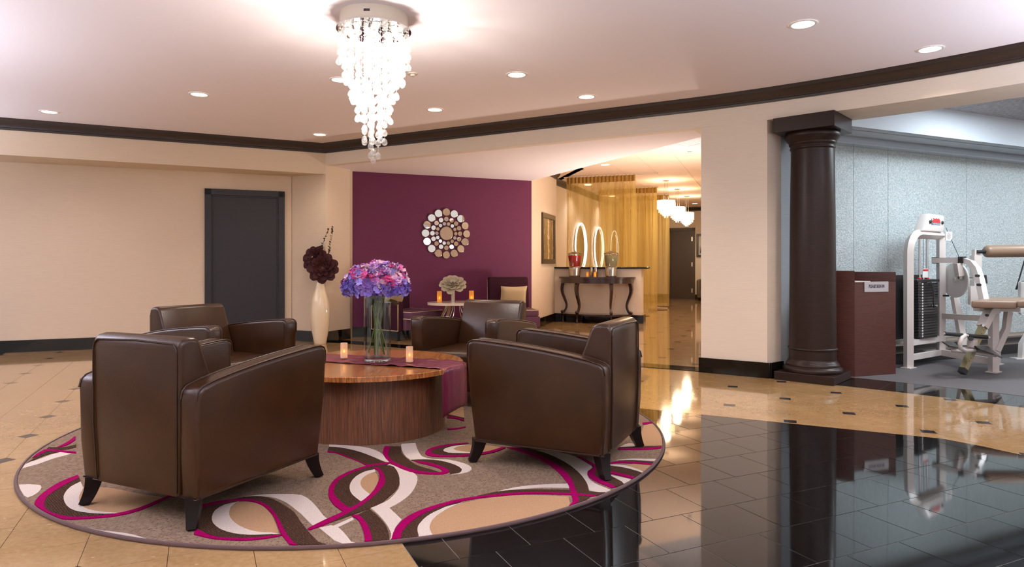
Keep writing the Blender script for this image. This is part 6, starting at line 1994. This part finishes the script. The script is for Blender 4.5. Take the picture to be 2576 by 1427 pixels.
rod([p + nf * .06 + dirx * .04 + Vector((0, 0, zc)), p + nf * .09 + dirx * .05 + Vector((0, 0, zc - .12)), p + nf * .09 + dirx * .03 + Vector((0, 0, zc - .22)), p + nf * .08 + dirx * .07 + Vector((0, 0, zc - .30))], .006, 'pin_cord', 'blackrubber', n=6)
rod([p + nf * .06 + dirx * .07 + Vector((0, 0, zc - .275)), p + nf * .11 + dirx * .075 + Vector((0, 0, zc - .275))], .013, 'selector_pin', 'chrome')
# head with the pulley cover
hx = Vector((mo.x, mo.y, zt_)).lerp(Vector((rx, ry, zt_)), .66)
mh = Matrix.Translation(Vector((hx.x, hx.y, zt_ + .036)) - em.location) @ Matrix.Rotation(sa, 4, 'Z') @ Matrix.Rotation(-math.pi / 2, 4, 'Z')
HP = [(-.30, 0), (-.15, .185), (-.12, .198), (.20, .19), (.232, .17), (.225, .03), (.20, 0)]
mh2 = Matrix.Translation(Vector((hx.x, hx.y, zt_ + .036)) - em.location) @ Matrix.Rotation(sa, 4, 'Z')
b_ = MB().bprism([(-y, z) for y, z in HP], -.05, .05, .012, 2)
o = b_.build('pulley_cover', 'whitemetal', em, smooth=40); o.matrix_local = mh2 @ Matrix.Rotation(math.pi / 2, 4, 'Z')
for x, z in ((-.125, .105), (.17, .105)):
    b2 = MB().lathe([(.02, 0), (.02, .008), (.012, .014), (0, .014)], 14).build('bolt_cap', 'blackrubber', o); b2.matrix_local = Matrix.Translation((-.051, -x, z)) @ Matrix.Rotation(-math.pi / 2, 4, 'Y')
lg1 = [(-.085, .115), (-.04, .135), (-.055, .15), (.0, .14), (.03, .152), (.05, .14), (.085, .15), (.115, .13), (.13, .10), (-.06, .10)]
b3 = MB().prism(lg1, 0, .002).build('logo', 'red', o); fl_ = Matrix(((0, 0, -1, -.0505), (-1, 0, 0, 0), (0, 1, 0, 0), (0, 0, 0, 1))); b3.matrix_local = fl_
b3 = MB().box((.02, .085, .001), (.20, .022, .002)).box((-.085, .105, .001), (.012, .07, .002)).build('logo_bar', 'blueink', o); b3.matrix_local = fl_
for i in range(8):
    b4 = MB().box((-.055 + .022 * i, .085, .0025), (.012, .011, .001)).build('logo_letter', 'paperw', b3)
# instruction placard
pc = g(405, 187, 7.62)
pm = MB().box((0, 0, 0), (.155, .008, .10), sa).build('placard', 'paperw', em); pm.location = pc + nf * .11 - em.location
for i, (w_, dz) in enumerate(((.05, .036), (.09, .02), (.10, .008), (.08, -.004), (.10, -.016), (.06, -.03))):
    b5 = MB().box((0, -.0046, dz), (w_, .0006, .0035)).build('print_line', 'ink' if i else 'red', pm); b5.matrix_local = Matrix.Rotation(sa, 4, 'Z')
# cable to the cam
rod([g(474, 112, 7.65), g(592, 374, 7.42)], .0035, 'pull_cable', 'blackrubber', n=6)
# bench pad in two pieces
zp = g(800, 745, 6.9).z
bench = [g(688, 742, 6.72).xy, g(1075, 762, 6.55).xy, g(1150, 642, 7.40).xy, g(868, 642, 7.40).xy]
def pad(name, pts, z1, t_):
    b = bmesh.new()
    c = sum(pts, Vector((0, 0))) / len(pts)
    lo = [b.verts.new((p_.x - em.location.x, p_.y - em.location.y, z1 - t_)) for p_ in pts]
    hi = [b.verts.new((p_.x - em.location.x, p_.y - em.location.y, z1)) for p_ in pts]
    n_ = len(pts)
    b.faces.new(hi); b.faces.new(lo[::-1])
    for i in range(n_):
        b.faces.new((lo[i], lo[(i + 1) % n_], hi[(i + 1) % n_], hi[i]))
    bmesh.ops.recalc_face_normals(b, faces=b.faces[:])
    bmesh.ops.bevel(b, geom=b.edges[:], offset=.018, segments=3, affect='EDGES', profile=.5)
    return MB().bm(b).build(name, 'vinyl', em, smooth=50)
zp = CAMH - (757 - HY) * 6.75 / FP + .002
pad('bench_pad', bench, zp, .075)
bench2 = [g(1085, 762, 6.55).xy, g(1330, 740, 6.62).xy, g(1390, 640, 7.35).xy, g(1160, 642, 7.40).xy]
pad('bench_pad', bench2, zp + .01, .075)
frame([Vector((g(735, 800, 6.95).x, 6.95, zp - .10)), Vector((g(1080, 800, 6.9).x, 6.9, zp - .10))], .12, .04, 'bench_plate')
# sleeve and chrome adjuster that drops to the floor
frame([g(905, 812, 6.86), g(852, 830, 6.84), g(785, 962, 6.80)], .085, .07, 'adjuster_sleeve')
frame([g(800, 935, 6.81), g(612, 1352, 6.66)], .056, .056, 'adjuster_bar', 'brass')
frame([g(628, 1318, 6.665), g(610, 1358, 6.655)], .058, .058, 'end_plug', 'blackrubber')
a0, a1 = g(800, 935, 6.81), g(612, 1352, 6.66)
for f_ in (.12, .2, .28, .70, .76):
    p = a0.lerp(a1, f_)
    rod([p + Vector((-.004, -.0285, 0)), p + Vector((-.005, -.0302, 0))], .008, 'adjuster_hole', 'blackrubber', n=8)
for x, y in ((803, 858), (767, 945)):
    p = g(x, y, 6.80)
    rod([p + Vector((0, -.03, 0)), p + Vector((-.006, -.055, 0))], .014, 'bolt_cap', 'blackrubber' if y < 900 else 'chrome')
rod([g(683, 1062, 6.68), g(690, 1062, 6.62)], .022, 'knob', 'blackrubber')
# foot roller
rod([g(455, 1018, 6.60), g(845, 1052, 6.70)], .013, 'roller_axle', 'whitemetal')
rod([g(462, 1018, 6.60), g(612, 1031, 6.64)], .020, 'grip', 'blackrubber')
rod([g(662, 1035, 6.655), g(825, 1050, 6.695)], .020, 'grip', 'blackrubber')
rod([g(640, 1033, 6.64), g(612, 1055, 6.60), g(592, 1100, 6.58), g(600, 1145, 6.60), g(640, 1165, 6.64), g(720, 1160, 6.70)], .020, 'roller_yoke', 'whitemetal')
rod([g(480, 1130, 6.85), g(870, 1180, 6.72)], .018, 'pedal_axle', 'whitemetal')
rod([g(520, 1160, 6.80), g(905, 1205, 6.66)], .018, 'pedal_axle', 'whitemetal')
for pl_ in ([(442, 1085, 6.75), (540, 1090, 6.95), (592, 1135, 6.82), (500, 1122, 6.62)], [(695, 1108, 6.70), (835, 1125, 6.88), (955, 1222, 6.70), (880, 1190, 6.52), (765, 1150, 6.6)]):
    v_ = [g(*q) for q in pl_]
    mb = MB()
    n_ = len(v_)
    mb.add([tuple(q) for q in v_] + [tuple(q - Vector((0, 0, .012))) for q in v_], [tuple(range(n_)), tuple(range(2 * n_ - 1, n_ - 1, -1))] + [(i, n_ + i, n_ + (i + 1) % n_, (i + 1) % n_) for i in range(n_)])
    mb.build('foot_pedal', 'blackplate', em, world=True)
MB().rbox(g(700, 1100, 6.72), (.10, .07, .09), .015, 2, sa).build('pivot_block', 'whitemetal', em, world=True, smooth=50)

# a second machine, cut by the edge of the picture
s0_ = g(1118, 1228, 8.0)
e2 = thing('exercise_machine', 'white machine mostly out of view behind the tan bench, with a rounded weight shield', 'exercise machine', (s0_.x + .12, s0_.y, .002))
MB().box((s0_.x + .03, s0_.y, .008), (.26, .12, .012)).build('foot_plate', 'whitemetal', e2, world=True)
p = g(1165, 900, 8.0)
MB().tube([(s0_.x + .02, s0_.y, .01), (s0_.x + .03, s0_.y, .18), (s0_.x + .10, s0_.y, .30), (s0_.x + .25, s0_.y, .34)], .07, flat=(.075, .075)).build('frame_tube', 'whitemetal', e2, world=True, smooth=30)
MB().tube([(s0_.x + .25, s0_.y, .012), (s0_.x + .25, s0_.y, 1.55)], .07, flat=(.075, .075)).build('frame_tube', 'whitemetal', e2, world=True, smooth=30)
MB().rbox(tuple(g(1165, 710, 7.95)), (.24, .03, .40), .03, 3, .3).build('weight_shield', 'discplate', e2, world=True, smooth=50)
MB().tube([g(1075, 640, 7.95), g(1150, 380, 7.95)], .008, 8).build('pull_cable', 'blackrubber', e2, world=True)
MB().tube([g(1075, 640, 7.95), g(1090, 600, 7.95), g(1120, 590, 7.95)], .012, 8).build('handle', 'blackrubber', e2, world=True)
